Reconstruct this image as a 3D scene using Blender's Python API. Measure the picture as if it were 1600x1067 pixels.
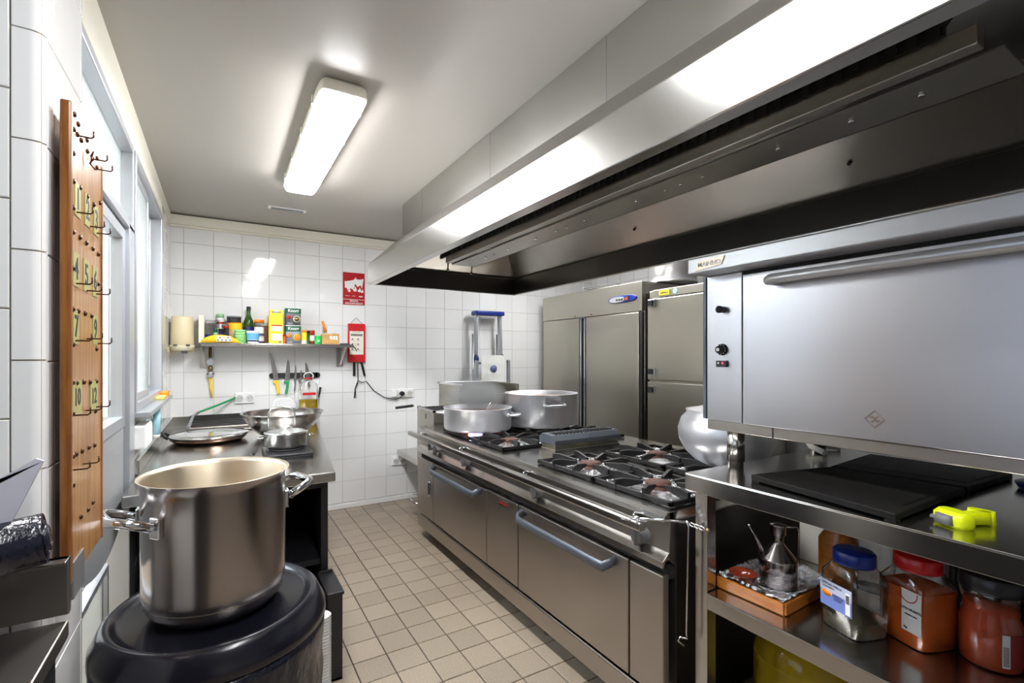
import bpy, bmesh, math, random
from math import sin, cos, pi, radians as R
from mathutils import Vector, Matrix
random.seed(7)
for o in list(bpy.data.objects): bpy.data.objects.remove(o)
SC = bpy.context.scene
COL = SC.collection

# ------------------------------------------------------------------ camera, world, lights, exposure
cd = bpy.data.cameras.new('camera'); cam = bpy.data.objects.new('camera', cd); COL.objects.link(cam)
cam.location = (0, 0, 1.369); cam.rotation_euler = (R(90), 0, -0.522825)
cd.sensor_width = 36; cd.lens = 739.57 / 1600 * 36; cd.shift_x = 0.0184; cd.shift_y = 0.01448; cd.clip_start = 0.02
SC.camera = cam
w = bpy.data.worlds.new('world'); SC.world = w; w.use_nodes = True
w.node_tree.nodes['Background'].inputs[0].default_value = (.75, .85, 1, 1)
w.node_tree.nodes['Background'].inputs[1].default_value = 0.9
SC.view_settings.view_transform = 'Standard'; SC.view_settings.look = 'None'
SC.view_settings.gamma = 1; SC.view_settings.exposure = 0.97
LAMP = 40.0        # the fluorescent diffusers
BACKROOM = 12.0     # added light panel standing in for daylight behind the glazed door

# ------------------------------------------------------------------ materials
def nt(m): return m.node_tree.nodes, m.node_tree.links
def mat(name, col, rough=.5, metal=0., **k):
    m = bpy.data.materials.new(name); m.use_nodes = True
    n, l = nt(m); b = n['Principled BSDF']
    b.inputs['Base Color'].default_value = (*col, 1); b.inputs['Roughness'].default_value = rough
    b.inputs['Metallic'].default_value = metal
    for a, v in k.items():
        if a in ('em', 'emc'): continue
        b.inputs[a.replace('_', ' ')].default_value = v
    if 'em' in k:
        b.inputs['Emission Color'].default_value = (*k.get('emc', col), 1); b.inputs['Emission Strength'].default_value = k['em']
    return m
def noise(m, scale=(1, 1, 1), nscale=10, detail=4, to='bump', lo=0., hi=1., strength=.1, dist=.002, c0=None, c1=None, p0=.3, p1=.7):
    """procedural variation: to = bump / rough / color"""
    n, l = nt(m); b = n['Principled BSDF']
    tc = n.new('ShaderNodeTexCoord'); mp = n.new('ShaderNodeMapping'); mp.inputs['Scale'].default_value = scale
    nz = n.new('ShaderNodeTexNoise'); nz.inputs['Scale'].default_value = nscale; nz.inputs['Detail'].default_value = detail
    l.new(tc.outputs['Object'], mp.inputs[0]); l.new(mp.outputs[0], nz.inputs[0])
    if to == 'bump':
        bp = n.new('ShaderNodeBump'); bp.inputs['Strength'].default_value = strength; bp.inputs['Distance'].default_value = dist
        l.new(nz.outputs[0], bp.inputs['Height'])
        if b.inputs['Normal'].links: l.new(b.inputs['Normal'].links[0].from_socket, bp.inputs['Normal'])
        l.new(bp.outputs[0], b.inputs['Normal'])
    else:
        rp = n.new('ShaderNodeMapRange'); rp.inputs['From Min'].default_value = p0; rp.inputs['From Max'].default_value = p1
        if to == 'rough':
            rp.inputs['To Min'].default_value = lo; rp.inputs['To Max'].default_value = hi
            l.new(nz.outputs[0], rp.inputs[0]); l.new(rp.outputs[0], b.inputs['Roughness'])
        else:
            mx = n.new('ShaderNodeMix'); mx.data_type = 'RGBA'
            mx.inputs[6].default_value = (*c0, 1); mx.inputs[7].default_value = (*c1, 1)
            l.new(nz.outputs[0], rp.inputs[0]); l.new(rp.outputs[0], mx.inputs[0]); l.new(mx.outputs[2], b.inputs['Base Color'])
    return m
def steel(name, col=(.55, .53, .5), r0=.2, r1=.34, sc=(3, 3, 90), c1=None, bump=.03, metal=1.):
    m = mat(name, col, r0, metal)
    noise(m, (1, 1, 1), 2.5, 1, 'rough', r0, r1, p0=.2, p1=.8)
    noise(m, (1, 1, 1), 2.2, 1.5, 'color', c0=tuple(c * .85 for c in col), c1=c1 or tuple(min(1, c * 1.06) for c in col), p0=0, p1=1)
    noise(m, sc, 14, 2, 'bump', strength=bump * .6, dist=.0004)
    return m
def objrand(m, amount=.06):
    """each separate tile gets its own slight tone"""
    n, l = nt(m); b = n['Principled BSDF']; oi = n.new('ShaderNodeObjectInfo')
    hs = n.new('ShaderNodeHueSaturation'); mr = n.new('ShaderNodeMapRange')
    mr.inputs['To Min'].default_value = 1 - amount; mr.inputs['To Max'].default_value = 1 + amount
    l.new(oi.outputs['Random'], mr.inputs[0]); l.new(mr.outputs[0], hs.inputs['Value'])
    if b.inputs['Base Color'].links: l.new(b.inputs['Base Color'].links[0].from_socket, hs.inputs['Color'])
    else: hs.inputs['Color'].default_value = b.inputs['Base Color'].default_value
    l.new(hs.outputs[0], b.inputs['Base Color']); return m
S = dict(
 steel_v=steel('steel_brushed_vertical', r0=.17, r1=.25, sc=(60, 60, 2)),
 steel_h=steel('steel_brushed_long', (.56, .54, .51), .17, .25, (60, 2, 60)),
 hood=steel('hood_steel', (.6, .59, .57), .2, .255, (50, 2, 50), bump=.02),
 hood_in=steel('hood_inner_steel', (.52, .49, .44), .30, .4, (8, 2, 8)),
 fridge=steel('fridge_steel', (.5, .475, .41), .30, .36, (2, 2, 60)),
 oven=steel('oven_steel', (.5, .49, .51), .31, .38, (120, 2, 120), bump=.02),
 range=steel('range_steel', (.44, .4, .36), .295, .36, (60, 60, 2), c1=(.5, .46, .41)),
 top=steel('worn_steel_top', (.5, .49, .47), .14, .25, (3, 3, 3)),
 pot=steel('stockpot_steel', (.42, .385, .375), .18, .25, (2, 2, 120), bump=.06),
 pot_in=steel('stockpot_inside', (.62, .53, .4), .30, .38, (2, 2, 60)),
 alu=steel('cast_aluminium', (.82, .82, .85), .32, .46, (3, 3, 30), bump=.05, metal=.72),
 chrome=mat('polished_steel', (.75, .76, .78), .09, 1.),
 alframe=mat('anodised_aluminium', (.5, .52, .55), .35, .7),
 foil=noise(mat('crumpled_foil', (.85, .86, .88), .12, 1.), (1, 1, 1), 60, 6, 'bump', strength=1, dist=.02),
 iron=noise(mat('cast_iron', (.012, .011, .011), .42, .0, Specular_IOR_Level=.4), (1, 1, 1), 90, 4, 'bump', strength=.4, dist=.002),
 burner=noise(mat('burner_cap_rust', (.12, .055, .04), .6, .3), (1, 1, 1), 60, 4, 'bump', strength=.4, dist=.002),
 griddle=noise(mat('griddle_black', (.006, .0055, .005), .6, .0, Specular_IOR_Level=.2), (1, 1, 1), 14, 6, 'bump', strength=.6, dist=.004),
 black=mat('black_plastic', (.012, .012, .014), .35), blackm=mat('black_matt', (.02, .02, .02), .7),
 void=mat('dark_interior', (.01, .01, .01), .8),
 bag=noise(mat('black_bag_film', (.01, .011, .02), .2), (1, 1, .5), 16, 5, 'bump', strength=.9, dist=.02),
 bin=noise(mat('bin_plastic', (.008, .008, .014), .22), (1, 1, 1), 6, 3, 'bump', strength=.12, dist=.01),
 grey=mat('grey_plastic', (.24, .25, .28), .4), dgrey=mat('dark_grey_knob', (.14, .14, .14), .45),
 handle=mat('grey_blue_handle', (.11, .125, .15), .38, .5),
 white=mat('white_plastic', (.82, .82, .8), .35), cream=mat('cream_plastic', (.8, .69, .45), .4),
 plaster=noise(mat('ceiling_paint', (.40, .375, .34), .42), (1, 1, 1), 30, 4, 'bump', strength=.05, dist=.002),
 wallp=mat('white_wall_paint', (.78, .77, .74), .5), cove=mat('cream_trim_paint', (.8, .77, .66), .4),
 grout=mat('wall_grout', (.5, .49, .46), .8), fgrout=mat('floor_grout', (.05, .038, .03), .9),
 tile=objrand(noise(mat('white_glazed_tile', (.8, .8, .79), .07, Coat_Weight=.3), (1, 1, 1), 9, 2, 'bump', strength=.04, dist=.004), .02),
 ftile=None,
 red=mat('red_pouch', (.55, .01, .015), .4), reds=mat('red_sign', (.42, .006, .01), .35),
 paper=mat('paper_cream', (.8, .76, .66), .6), ink=mat('black_ink', (.02, .02, .02), .6), inkb=mat('blue_ink', (.03, .06, .3), .5),
 yellow=mat('yellow_card', (.9, .72, .02), .4), yplast=mat('yellow_plastic', (.95, .6, .02), .35), gplast=mat('green_plastic', (.01, .3, .08), .35),
 dgreen=mat('green_tub', (.01, .12, .06), .35), orange=mat('orange_plastic', (.9, .25, .01), .35),
 redp=mat('red_plastic', (.5, .01, .01), .3), blue=mat('blue_plastic', (.004, .02, .2), .3), navy=mat('navy_plastic', (.01, .02, .12), .35),
 lime=mat('lime_plastic', (.65, .75, .0), .35), mint=mat('pale_green_plastic', (.35, .65, .35), .3), olive=None,
 fluor=mat('lamp_diffuser', (1, 1, 1), .4, em=LAMP, emc=(.98, .985, 1)), fluor3=mat('near_lamp_diffuser', (1, 1, 1), .4, em=LAMP*.65, emc=(.98, .985, 1)), fluor2=mat('added_aisle_lamp_diffuser', (1, 1, 1), .4, em=LAMP*.6, emc=(.98, .985, 1)),
 panel_glow=mat('added_light_panel', (1, 1, 1), .4, em=BACKROOM, emc=(.86, .93, 1)),
 ledred=mat('red_led', (.8, 0, 0), .4, em=3., emc=(1, .02, .05)), ledw=mat('white_led', (1, 1, 1), .4, em=2.5),
 flame=mat('gas_flame', (.1, .3, 1), .5, em=6., emc=(.25, .5, 1)), flamer=mat('gas_flame_red', (1, .2, .1), .5, em=6., emc=(1, .12, .06)),
 glassb=mat('green_bottle_glass', (.06, .16, .01), .05, Transmission_Weight=.6, IOR=1.4),
 clear=mat('clear_plastic', (.97, .96, .95), .03, Transmission_Weight=1., IOR=1.4),
 pane=mat('window_glass', (.93, .97, 1), .03, Transmission_Weight=1., IOR=1.02),
 frost=mat('frosted_glass', (.93, .96, .95), .45, Transmission_Weight=.9, IOR=1.2),
 oil=mat('yellow_oil', (.85, .6, .03), .05, Transmission_Weight=.6, IOR=1.4),
 powder=noise(mat('orange_powder', (.85, .15, .006), .7), (1, 1, 1), 200, 3, 'bump', strength=.3, dist=.002),
 paprika=noise(mat('paprika_powder', (.5, .055, .008), .6), (1, 1, 1), 200, 3, 'bump', strength=.3, dist=.002),
 herbs=noise(mat('dried_herbs', (.11, .09, .05), .9), (1, 1, 1), 350, 2, 'bump', strength=1, dist=.004),
 clay=mat('glazed_clay', (.2, .03, .012), .15), brass=mat('old_brass', (.3, .22, .1), .35, 1.),
 copper=steel('pan_base_copper', (.5, .36, .27), .15, .25, (2, 2, 40)),
 liquid=mat('broth', (.35, .25, .2), .25), stew=mat('stew_surface', (.42, .28, .22), .35),
 ybr=mat('number_plate', (.36, .34, .11), .4), rivet=mat('dark_rivet', (.08, .035, .02), .3, .7),
)
def floor_mat():
    m = mat('floor_tile_beige', (.4, .33, .26), .42)
    noise(m, (1, 1, 1), 260, 3, 'color', c0=(.20, .157, .118), c1=(.42, .345, .265), p0=.35, p1=.65)
    noise(m, (1, 1, 1), 220, 3, 'bump', strength=.12, dist=.001)
    return objrand(m, .09)
S['ftile'] = floor_mat()
def wood(name, a, b, sc=(14, 14, 1.2), rough=.28):
    m = mat(name, a, rough); noise(m, sc, 6, 6, 'color', c0=a, c1=b, p0=.35, p1=.65)
    noise(m, tuple(x * 3 for x in sc), 8, 3, 'bump', strength=.08, dist=.001); return m
S['wood'] = wood('varnished_pine', (.27, .115, .028), (.46, .235, .075))
S['woodd'] = wood('board_edge_wood', (.17, .055, .012), (.30, .12, .03))
S['bamboo'] = wood('bamboo_block', (.45, .24, .07), (.65, .4, .16), (2, 2, 30))
S['traywood'] = wood('orange_tray_wood', (.34, .10, .012), (.5, .18, .025), (10, 1.5, 10))
def brick_mat(name, c, g, wd):
    m = mat(name, c, .15); n, l = nt(m); b = n['Principled BSDF']
    tc = n.new('ShaderNodeTexCoord'); br = n.new('ShaderNodeTexBrick'); br.offset = 0
    br.inputs['Color1'].default_value = (*c, 1); br.inputs['Color2'].default_value = (*c, 1); br.inputs['Mortar'].default_value = (*g, 1)
    br.inputs['Scale'].default_value = 1; br.inputs['Mortar Size'].default_value = .003
    br.inputs['Brick Width'].default_value = wd; br.inputs['Row Height'].default_value = wd
    cx = n.new('ShaderNodeSeparateXYZ'); cm = n.new('ShaderNodeCombineXYZ'); ad = n.new('ShaderNodeMath')
    l.new(tc.outputs['Object'], cx.inputs[0]); l.new(cx.outputs[0], ad.inputs[0]); l.new(cx.outputs[1], ad.inputs[1])
    l.new(ad.outputs[0], cm.inputs[0]); l.new(cx.outputs[2], cm.inputs[1]); l.new(cm.outputs[0], br.inputs[0]); l.new(br.outputs[0], b.inputs['Base Color'])
    return m
S['satin'] = mat('satin_steel', (.58,.58,.59), .36, .55)
S['fartile'] = brick_mat('far_white_tile', (.78, .79, .8), (.45, .44, .42), .2)

# ------------------------------------------------------------------ mesh helpers
ORG = {}
class M:
    def __init__(s): s.v = []; s.f = []; s.sm = []; s.ch = []
    def add(s, vs, fs, smooth=False):
        n = len(s.v); s.ch.append((len(s.v), len(vs), len(s.f), len(fs))); s.v += [tuple(v) for v in vs]; s.f += [tuple(i + n for i in f) for f in fs]; s.sm += [smooth] * len(fs); return s
    def box(s, x0, x1, y0, y1, z0, z1):
        return s.add([(x0,y0,z0),(x1,y0,z0),(x1,y1,z0),(x0,y1,z0),(x0,y0,z1),(x1,y0,z1),(x1,y1,z1),(x0,y1,z1)],
            [(0,3,2,1),(4,5,6,7),(0,1,5,4),(1,2,6,5),(2,3,7,6),(3,0,4,7)])
    def obox(s, c, size, mtx):
        c = Vector(c); h = [d / 2 for d in size]; q = M().box(-h[0],h[0],-h[1],h[1],-h[2],h[2])
        return s.add([c + mtx @ Vector(v) for v in q.v], q.f)
    def prism(s, poly, a, b, axis='z'):
        """poly in the plane across `axis`: z->(x,y)  y->(x,z)  x->(y,z)"""
        def P(p, t): return (p[0],p[1],t) if axis == 'z' else ((p[0],t,p[1]) if axis == 'y' else (t,p[0],p[1]))
        n = len(poly)
        return s.add([P(p, a) for p in poly] + [P(p, b) for p in poly],
            [tuple(range(n))[::-1], tuple(range(n, 2*n))] + [(i,(i+1)%n,(i+1)%n+n,i+n) for i in range(n)])
    def lathe(s, prof, c, seg=32, sx=1., sy=1., mtx=None):
        c = Vector(c); vs = []; fs = []; n = len(prof)
        for r, z in prof:
            for k in range(seg):
                a = 2*pi*k/seg; p = Vector((r*cos(a)*sx, r*sin(a)*sy, z)); vs.append(c + (mtx @ p if mtx else p))
        for i in range(n-1):
            for k in range(seg):
                fs.append((i*seg+k, i*seg+(k+1)%seg, (i+1)*seg+(k+1)%seg, (i+1)*seg+k))
        return s.add(vs, fs, True)
    def loft(s, secs, c, seg=40, mtx=None, cap=True):
        """superellipse sections (z, hx, hy, power)"""
        c = Vector(c); vs = []; fs = []
        for z, hx, hy, p in secs:
            for k in range(seg):
                a = 2*pi*k/seg; ca, sa = cos(a), sin(a)
                v = Vector((math.copysign(abs(ca)**(2/p), ca)*hx, math.copysign(abs(sa)**(2/p), sa)*hy, z)); vs.append(c + (mtx @ v if mtx else v))
        for i in range(len(secs)-1):
            for k in range(seg): fs.append((i*seg+k, i*seg+(k+1)%seg, (i+1)*seg+(k+1)%seg, (i+1)*seg+k))
        s.add(vs, fs, True)
        if cap:
            n = len(s.v) - len(vs)
            s.f += [tuple(n+k for k in range(seg))[::-1], tuple(n+(len(secs)-1)*seg+k for k in range(seg))]; s.sm += [False, False]
        return s
    def tube(s, pts, r, seg=10, cap=True):
        pts = [Vector(p) for p in pts]; vs = []; fs = []; up = None
        rr = r if isinstance(r, (list, tuple)) else [r]*len(pts)
        for i, p in enumerate(pts):
            d = (pts[min(i+1, len(pts)-1)] - pts[max(i-1, 0)]).normalized()
            if up is None: up = d.orthogonal().normalized()
            up = (up - d*up.dot(d)); up = up.normalized() if up.length > 1e-6 else d.orthogonal().normalized()
            q = d.cross(up)
            for k in range(seg):
                a = 2*pi*k/seg; vs.append(p + (up*cos(a) + q*sin(a))*rr[i])
        for i in range(len(pts)-1):
            for k in range(seg): fs.append((i*seg+k, i*seg+(k+1)%seg, (i+1)*seg+(k+1)%seg, (i+1)*seg+k))
        s.add(vs, fs, True)
        if cap:
            n = len(s.v) - len(vs)
            s.f += [tuple(n+k for k in range(seg))[::-1], tuple(n+(len(pts)-1)*seg+k for k in range(seg))]; s.sm += [False, False]
        return s
    def cyl(s, p0, p1, r, seg=20): return s.tube([p0, p1], r, seg)
    def ball(s, c, rx, ry, rz, seg=16, rings=10):
        return s.lathe([(max(1e-4, cos(-pi/2+pi*i/rings)), sin(-pi/2+pi*i/rings)) for i in range(rings+1)], c, seg, mtx=Matrix.Diagonal((rx, ry, rz)))
    def build(s, name, m, parent=None, loc=None, bevel=0, kind=None, seg=2):
        me = bpy.data.meshes.new(name); o = bpy.data.objects.new(name, me)
        org = ORG.get(parent) if parent else (Vector(loc) if loc is not None else Vector((0,0,0)))
        me.from_pydata([tuple(Vector(v) - org) for v in s.v], [], s.f); me.polygons.foreach_set('use_smooth', s.sm)
        bm = bmesh.new(); bm.from_mesh(me); bmesh.ops.recalc_face_normals(bm, faces=bm.faces); bm.to_mesh(me); bm.free()
        me.materials.append(S[m] if isinstance(m, str) else m); COL.objects.link(o); ORG[o] = org
        if parent: o.parent = parent
        else: o.location = org
        if bevel:
            b = o.modifiers.new('bevel', 'BEVEL'); b.width = bevel; b.segments = seg; b.limit_method = 'ANGLE'; b.angle_limit = R(40)
        if m == 'clear':
            q = o.modifiers.new('wall', 'SOLIDIFY'); q.thickness = .0016; q.offset = -1
        if kind: o['kind'] = kind
        return o
def each(q, name, m, parent, bevel=0):
    """every chunk of the accumulator becomes an object of its own"""
    out = []
    for v0, nv, f0, nf in q.ch:
        p = M(); p.add(q.v[v0:v0+nv], [tuple(i-v0 for i in f) for f in q.f[f0:f0+nf]]); p.sm = q.sm[f0:f0+nf]
        out.append(p.build(name, m, parent, bevel=bevel))
    return out
def thing(name, label, cat, loc=(0,0,0), group=None):
    o = bpy.data.objects.new(name, None); COL.objects.link(o); o.location = loc; ORG[o] = Vector(loc); o.empty_display_size = .05
    return tag(o, label, cat, group)
def tag(o, label, cat, group=None):
    o['label'] = label; o['category'] = cat
    if group: o['group'] = group
    return o
def text(s, name, m, parent, pos, right, up, size, ext=.0004, align='CENTER', bold=0, sx=1.):
    cu = bpy.data.curves.new('t', 'FONT'); cu.body = s; cu.size = size; cu.extrude = ext; cu.align_x = align; cu.align_y = 'CENTER'; cu.offset = bold; cu.resolution_u = 2
    t = bpy.data.objects.new('t', cu); COL.objects.link(t); bpy.context.view_layer.update()
    me = bpy.data.meshes.new_from_object(t.evaluated_get(bpy.context.evaluated_depsgraph_get())); bpy.data.objects.remove(t)
    r = Vector(right).normalized(); u = Vector(up).normalized(); nrm = r.cross(u)
    mt = Matrix((r*sx, u, nrm)).transposed().to_4x4(); mt.translation = Vector(pos) - ORG[parent]
    me.transform(mt); me.materials.clear(); me.materials.append(S[m] if isinstance(m, str) else m)
    o = bpy.data.objects.new(name, me); COL.objects.link(o); o.parent = parent; ORG[o] = ORG[parent]; return o
def copy_tree(o, parent=None):
    c = o.copy(); COL.objects.link(c)
    if parent: c.parent = parent
    for ch in list(o.children): copy_tree(ch, c)
    return c
def shell(rb, rt, h, t=.003, rim=.004, r2=.02, zb=0):
    """open pot profile: bottom radius, top radius, height"""
    return [(1e-4, zb), (rb-r2, zb), (rb-r2*.3, zb+r2*.3), (rb, zb+r2), (rt, h-rim), (rt+rim, h-rim*.4), (rt+rim, h), (rt-t, h), (rb-t, zb+r2+t), (rb-r2, zb+t), (1e-4, zb+t)]
def struct(o): o['kind'] = 'structure'; return o

# ------------------------------------------------------------------ setting: floor
XL, XR, YB, CZ = -.335, 3.9, 4.37, 2.46
fl = struct(M().box(-2.6, XR+.1, -2.2, YB+.1, -.12, -.004).build('floor', 'fgrout'))
T = .151; gx, gy = .511, 2.135
def tilemesh(name, a, b, t, m, ch=.0015):
    """chamfered tile lying in xy, centred, top at z=0"""
    q = M(); h, g = a/2, b/2
    q.add([(-h,-g,-t),(h,-g,-t),(h,g,-t),(-h,g,-t),(-h,-g,-ch),(h,-g,-ch),(h,g,-ch),(-h,g,-ch),(-h+ch,-g+ch,0),(h-ch,-g+ch,0),(h-ch,g-ch,0),(-h+ch,g-ch,0)],
      [(0,1,5,4),(1,2,6,5),(2,3,7,6),(3,0,4,7),(4,5,9,8),(5,6,10,9),(6,7,11,10),(7,4,8,11),(8,9,10,11)])
    me = bpy.data.meshes.new(name); me.from_pydata(q.v, [], q.f); me.materials.append(S[m]); return me
ftm = tilemesh('floor_tile', T-.005, T-.005, .006, 'ftile')
rest = M()
for i in range(-20, 23):
    for j in range(-29, 16):
        x, y = gx + (i+.5)*T, gy + (j+.5)*T
        if y > YB or x > XR: continue
        if -2 <= i <= 6 and j >= -9:
            o = bpy.data.objects.new('tile', ftm); COL.objects.link(o); o.parent = fl; o.location = (x, y, random.uniform(-.0005, .0005))
        else:
            h = (T-.005)/2; rest.add([(x-h,y-h,0),(x+h,y-h,0),(x+h,y+h,0),(x-h,y+h,0),(x-h,y-h,-.006),(x+h,y-h,-.006),(x+h,y+h,-.006),(x-h,y+h,-.006)],
                [(0,1,2,3),(4,5,1,0),(5,6,2,1),(6,7,3,2),(7,4,0,3)])
o = rest.build('tile', 'ftile', fl, kind='stuff')
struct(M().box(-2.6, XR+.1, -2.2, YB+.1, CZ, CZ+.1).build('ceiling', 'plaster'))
# ------------------------------------------------------------------ walls
wb = struct(M().box(XL-.12, XR+.1, YB, YB+.1, 0, CZ).build('wall_back', 'grout'))
wall_cache = {}
def wall_tiles(parent, plane, fixed, a0, a1, z0, z1, us, zs, skip=None):
    """lay separate tiles between grout lines us (along) and zs (up) on a wall plane"""
    for k in range(len(us)-1):
        for q in range(len(zs)-1):
            u0, u1, v0, v1 = max(us[k], a0), min(us[k+1], a1), max(zs[q], z0), min(zs[q+1], z1)
            if u1-u0 < .012 or v1-v0 < .012: continue
            if skip and skip((u0+u1)/2, (v0+v1)/2): continue
            key = (round(u1-u0, 3), round(v1-v0, 3))
            if key not in wall_cache: wall_cache[key] = tilemesh('wall_tile', u1-u0-.0026, v1-v0-.0026, .006, 'tile')
            o = bpy.data.objects.new('tile', wall_cache[key]); COL.objects.link(o); o.parent = parent
            j1, j2 = random.gauss(0, .0022), random.gauss(0, .0022)
            if plane == 'y': o.location = ((u0+u1)/2, fixed, (v0+v1)/2); o.rotation_euler = (R(90)+j1, 0, j2)
            else: o.location = (fixed, (u0+u1)/2, (v0+v1)/2); o.rotation_euler = (R(90)+j1, 0, R(90)+j2)
ZS = [.042 + .2003*k for k in range(0, 13)]
XS = [-.247 - .2 + .2*k for k in range(0, 23)]
wall_tiles(wb, 'y', YB-.005, XL, XR, .05, 2.37, XS, ZS)
struct(M().box(XL, XR, YB-.02, YB, 0, .047).build('baseboard_back', 'tile', bevel=.006))
struct(M().box(XL, XR, YB-.05, YB, 2.376, 2.45).box(XL, XR, YB-.035, YB, 2.362, 2.376).build('trim_1', 'cove', bevel=.004))
# left wall with the door and window openings
wl = M()
wl.box(XL-.12, XL, 1.44, 1.62, 0, CZ).box(XL-.12, XL, 1.62, 3.70, 2.27, CZ).box(XL-.12, XL, 3.70, YB, 0, CZ).box(XL-.12, XL, 2.58, 3.70, 0, 1.11)
wl = struct(wl.build('wall_left', 'grout'))
YS = [4.37 - .2*k for k in range(0, 16)][::-1]
wall_tiles(wl, 'x', XL+.005, 2.58, YB, 0, 2.37, YS, ZS, skip=lambda u, v: (u < 3.72 and v > 1.1))
M().box(XL, XL+.007, 3.70, YB, 2.372, CZ).box(XL, XL+.007, 1.44, 3.70, 2.272, CZ).build('plaster_band', 'cove', wl)
# stub wall at the left, nearer the camera, with bullnose corner
st = struct(M().box(-2.6, -.285, 1.17, 1.44, 0, CZ).build('wall_near', mat('beige_grout', (.5,.42,.31), .8)))
zs2 = [1.652 - .1975*k for k in range(9)][::-1] + [1.652 + .1975*k for k in range(1, 5)]
zs3 = [1.562 - .2*k for k in range(8)][::-1] + [1.562 + .2*k for k in range(1, 6)]
wall_tiles(st, 'y', 1.165, -.60, -.326, .1, CZ, [-.726, -.526, -.326], zs2)
wall_tiles(st, 'x', -.28, 1.185, 1.44, .1, CZ, [1.185, 1.225, 1.425, 1.44], [z+.197 for z in zs3])
for k in range(len(zs3)-1):   # bullnose corner pieces
    a, b = zs3[k]+.0015, zs3[k+1]-.0015
    prof = [(-.324, 1.17), (-.324, 1.164)] + [(-.3+.02*sin(t), 1.184-.02*cos(t)) for t in [pi/2*i/8 for i in range(9)]] + [(-.286, 1.184)]
    q = M(); q.prism(prof, a, min(b, CZ)); q.build('tile', 'tile', st)
struct(M().box(-2.6, -.29, -2.2, -2.1, 0, CZ).box(-2.6, XR+.1, -2.2, -2.1, 0, CZ).build('wall_front', 'fartile'))
struct(M().box(XR, XR+.1, -2.1, YB, 0, CZ).build('wall_right', 'fartile'))
struct(M().box(-2.7, -2.6, 1.44, YB+.1, 0, CZ).build('wall_far_left', 'fartile'))
struct(M().box(-1.9,-1.8,-2.1,-1.3,0,CZ).box(-1.9,-1.8,1.05,1.17,0,CZ).box(-1.9,-1.8,-1.3,1.05,0,.95).box(-1.9,-1.8,-1.3,1.05,2.3,CZ).build('wall_side_left', 'fartile'))
struct(M().box(-2.6, XL-.12, 3.80, 3.9, 0, CZ).build('wall_outer', 'fartile'))
# ------------------------------------------------------------------ glazed door and window in the left wall
def frame_x(q, x0, x1, y0, y1, z0, z1, wd):
    q.box(x0,x1,y0,y0+wd,z0,z1).box(x0,x1,y1-wd,y1,z0,z1).box(x0,x1,y0+wd,y1-wd,z1-wd,z1).box(x0,x1,y0+wd,y1-wd,z0,z0+wd); return q
d1 = struct(frame_x(M(), -.40, -.325, 1.60, 2.58, 1.90, 2.28, .035).box(-.40,-.325,2.45,2.58,.0,1.92).box(-.40,-.325,1.60,1.635,0,1.92).build('door_1', 'alframe', bevel=.003))
M().box(-.372, -.368, 1.63, 2.55, 1.93, 2.25).build('transom_pane', 'frost', d1)
dl = frame_x(M(), -.385, -.34, 1.635, 2.45, 1.08, 1.89, .045).build('leaf_frame', 'alframe', d1, bevel=.003)
M().box(-.366, -.362, 1.67, 2.41, 1.12, 1.85).build('pane', 'pane', dl)
kp = [(1.64, .74)] + [(1.64 + .80*t, .74 - .09*sin(pi*t*.9)) for t in [i/12 for i in range(1, 12)]] + [(2.44, .72), (2.45, 1.09), (1.64, 1.09)]
M().prism(kp, -.375, -.345, 'x').build('kick_panel', mat('kick_steel', (.42, .43, .44), .4, .45), d1, bevel=.004)
frame_x(M(), -.38, -.35, 1.64, 2.18, .03, .62, .02).build('lower_frame', 'alframe', d1)
M().box(-.368, -.363, 1.66, 2.16, .05, .60).build('lower_pane', 'frost', d1)
w2 = struct(frame_x(M(), -.42, -.322, 2.60, 3.70, 1.12, 2.28, .04).build('window_2', 'alframe', bevel=.003))
s1 = frame_x(M(), -.36, -.34, 2.64, 3.20, 1.16, 2.24, .035).build('sash', 'alframe', w2, bevel=.002)
M().box(-.352, -.348, 2.67, 3.17, 1.19, 2.21).build('pane', 'frost', s1)
s2 = frame_x(M(), -.40, -.38, 3.12, 3.66, 1.16, 2.24, .035).build('sash', 'alframe', w2, bevel=.002)
M().box(-.392, -.388, 3.15, 3.63, 1.19, 2.21).build('pane', 'pane', s2)
M().box(-.335, -.27, 2.60, 3.72, 1.098, 1.12).build('sill', 'alframe', w2, bevel=.003)

w3 = struct(frame_x(M(), -1.88, -1.82, -1.3, 1.05, .95, 2.3, .05).box(-1.88,-1.82,-.15,-.10,1.0,2.25).build('window_3', 'alframe'))
M().box(-1.852, -1.848, -1.26, 1.01, .99, 2.26).build('pane', 'pane', w3)
# ------------------------------------------------------------------ ceiling lamps
def lamp(x, y, L, label, loc_z=2.46, diff='fluor'):
    t = thing('ceiling_light', label, 'lamp', (x, y, loc_z), 'fluorescent ceiling lights')
    M().loft([(-.060,.093,L/2,14),(-.056,.098,L/2+.004,14),(-.02,.094,L/2+.0,14),(0,.08,L/2-.02,14)], (x,y,loc_z), 64).build('housing', 'cove', t)
    M().loft([(-.082,.074,L/2-.02,10),(-.078,.084,L/2-.010,12),(-.060,.09,L/2-.002,14)], (x,y,loc_z), 64).build('diffuser', diff, t)
    for sy in (-1, 1):
        for k in (.25, .75):
            each(M().box(x-.101,x-.096,y+sy*L/2*k-.012,y+sy*L/2*k+.012,loc_z-.055,loc_z-.02).box(x+.096,x+.101,y+sy*L/2*k-.012,y+sy*L/2*k+.012,loc_z-.055,loc_z-.02), 'clip', 'cove', t)
    return t
lamp(.425, 2.53, 1.26, 'white rectangular fluorescent ceiling lamp lit above the passage, between window and hood')
lamp(.425, .45, 1.26, 'second lit fluorescent ceiling lamp, overhead nearest the camera', diff='fluor3')
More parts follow.
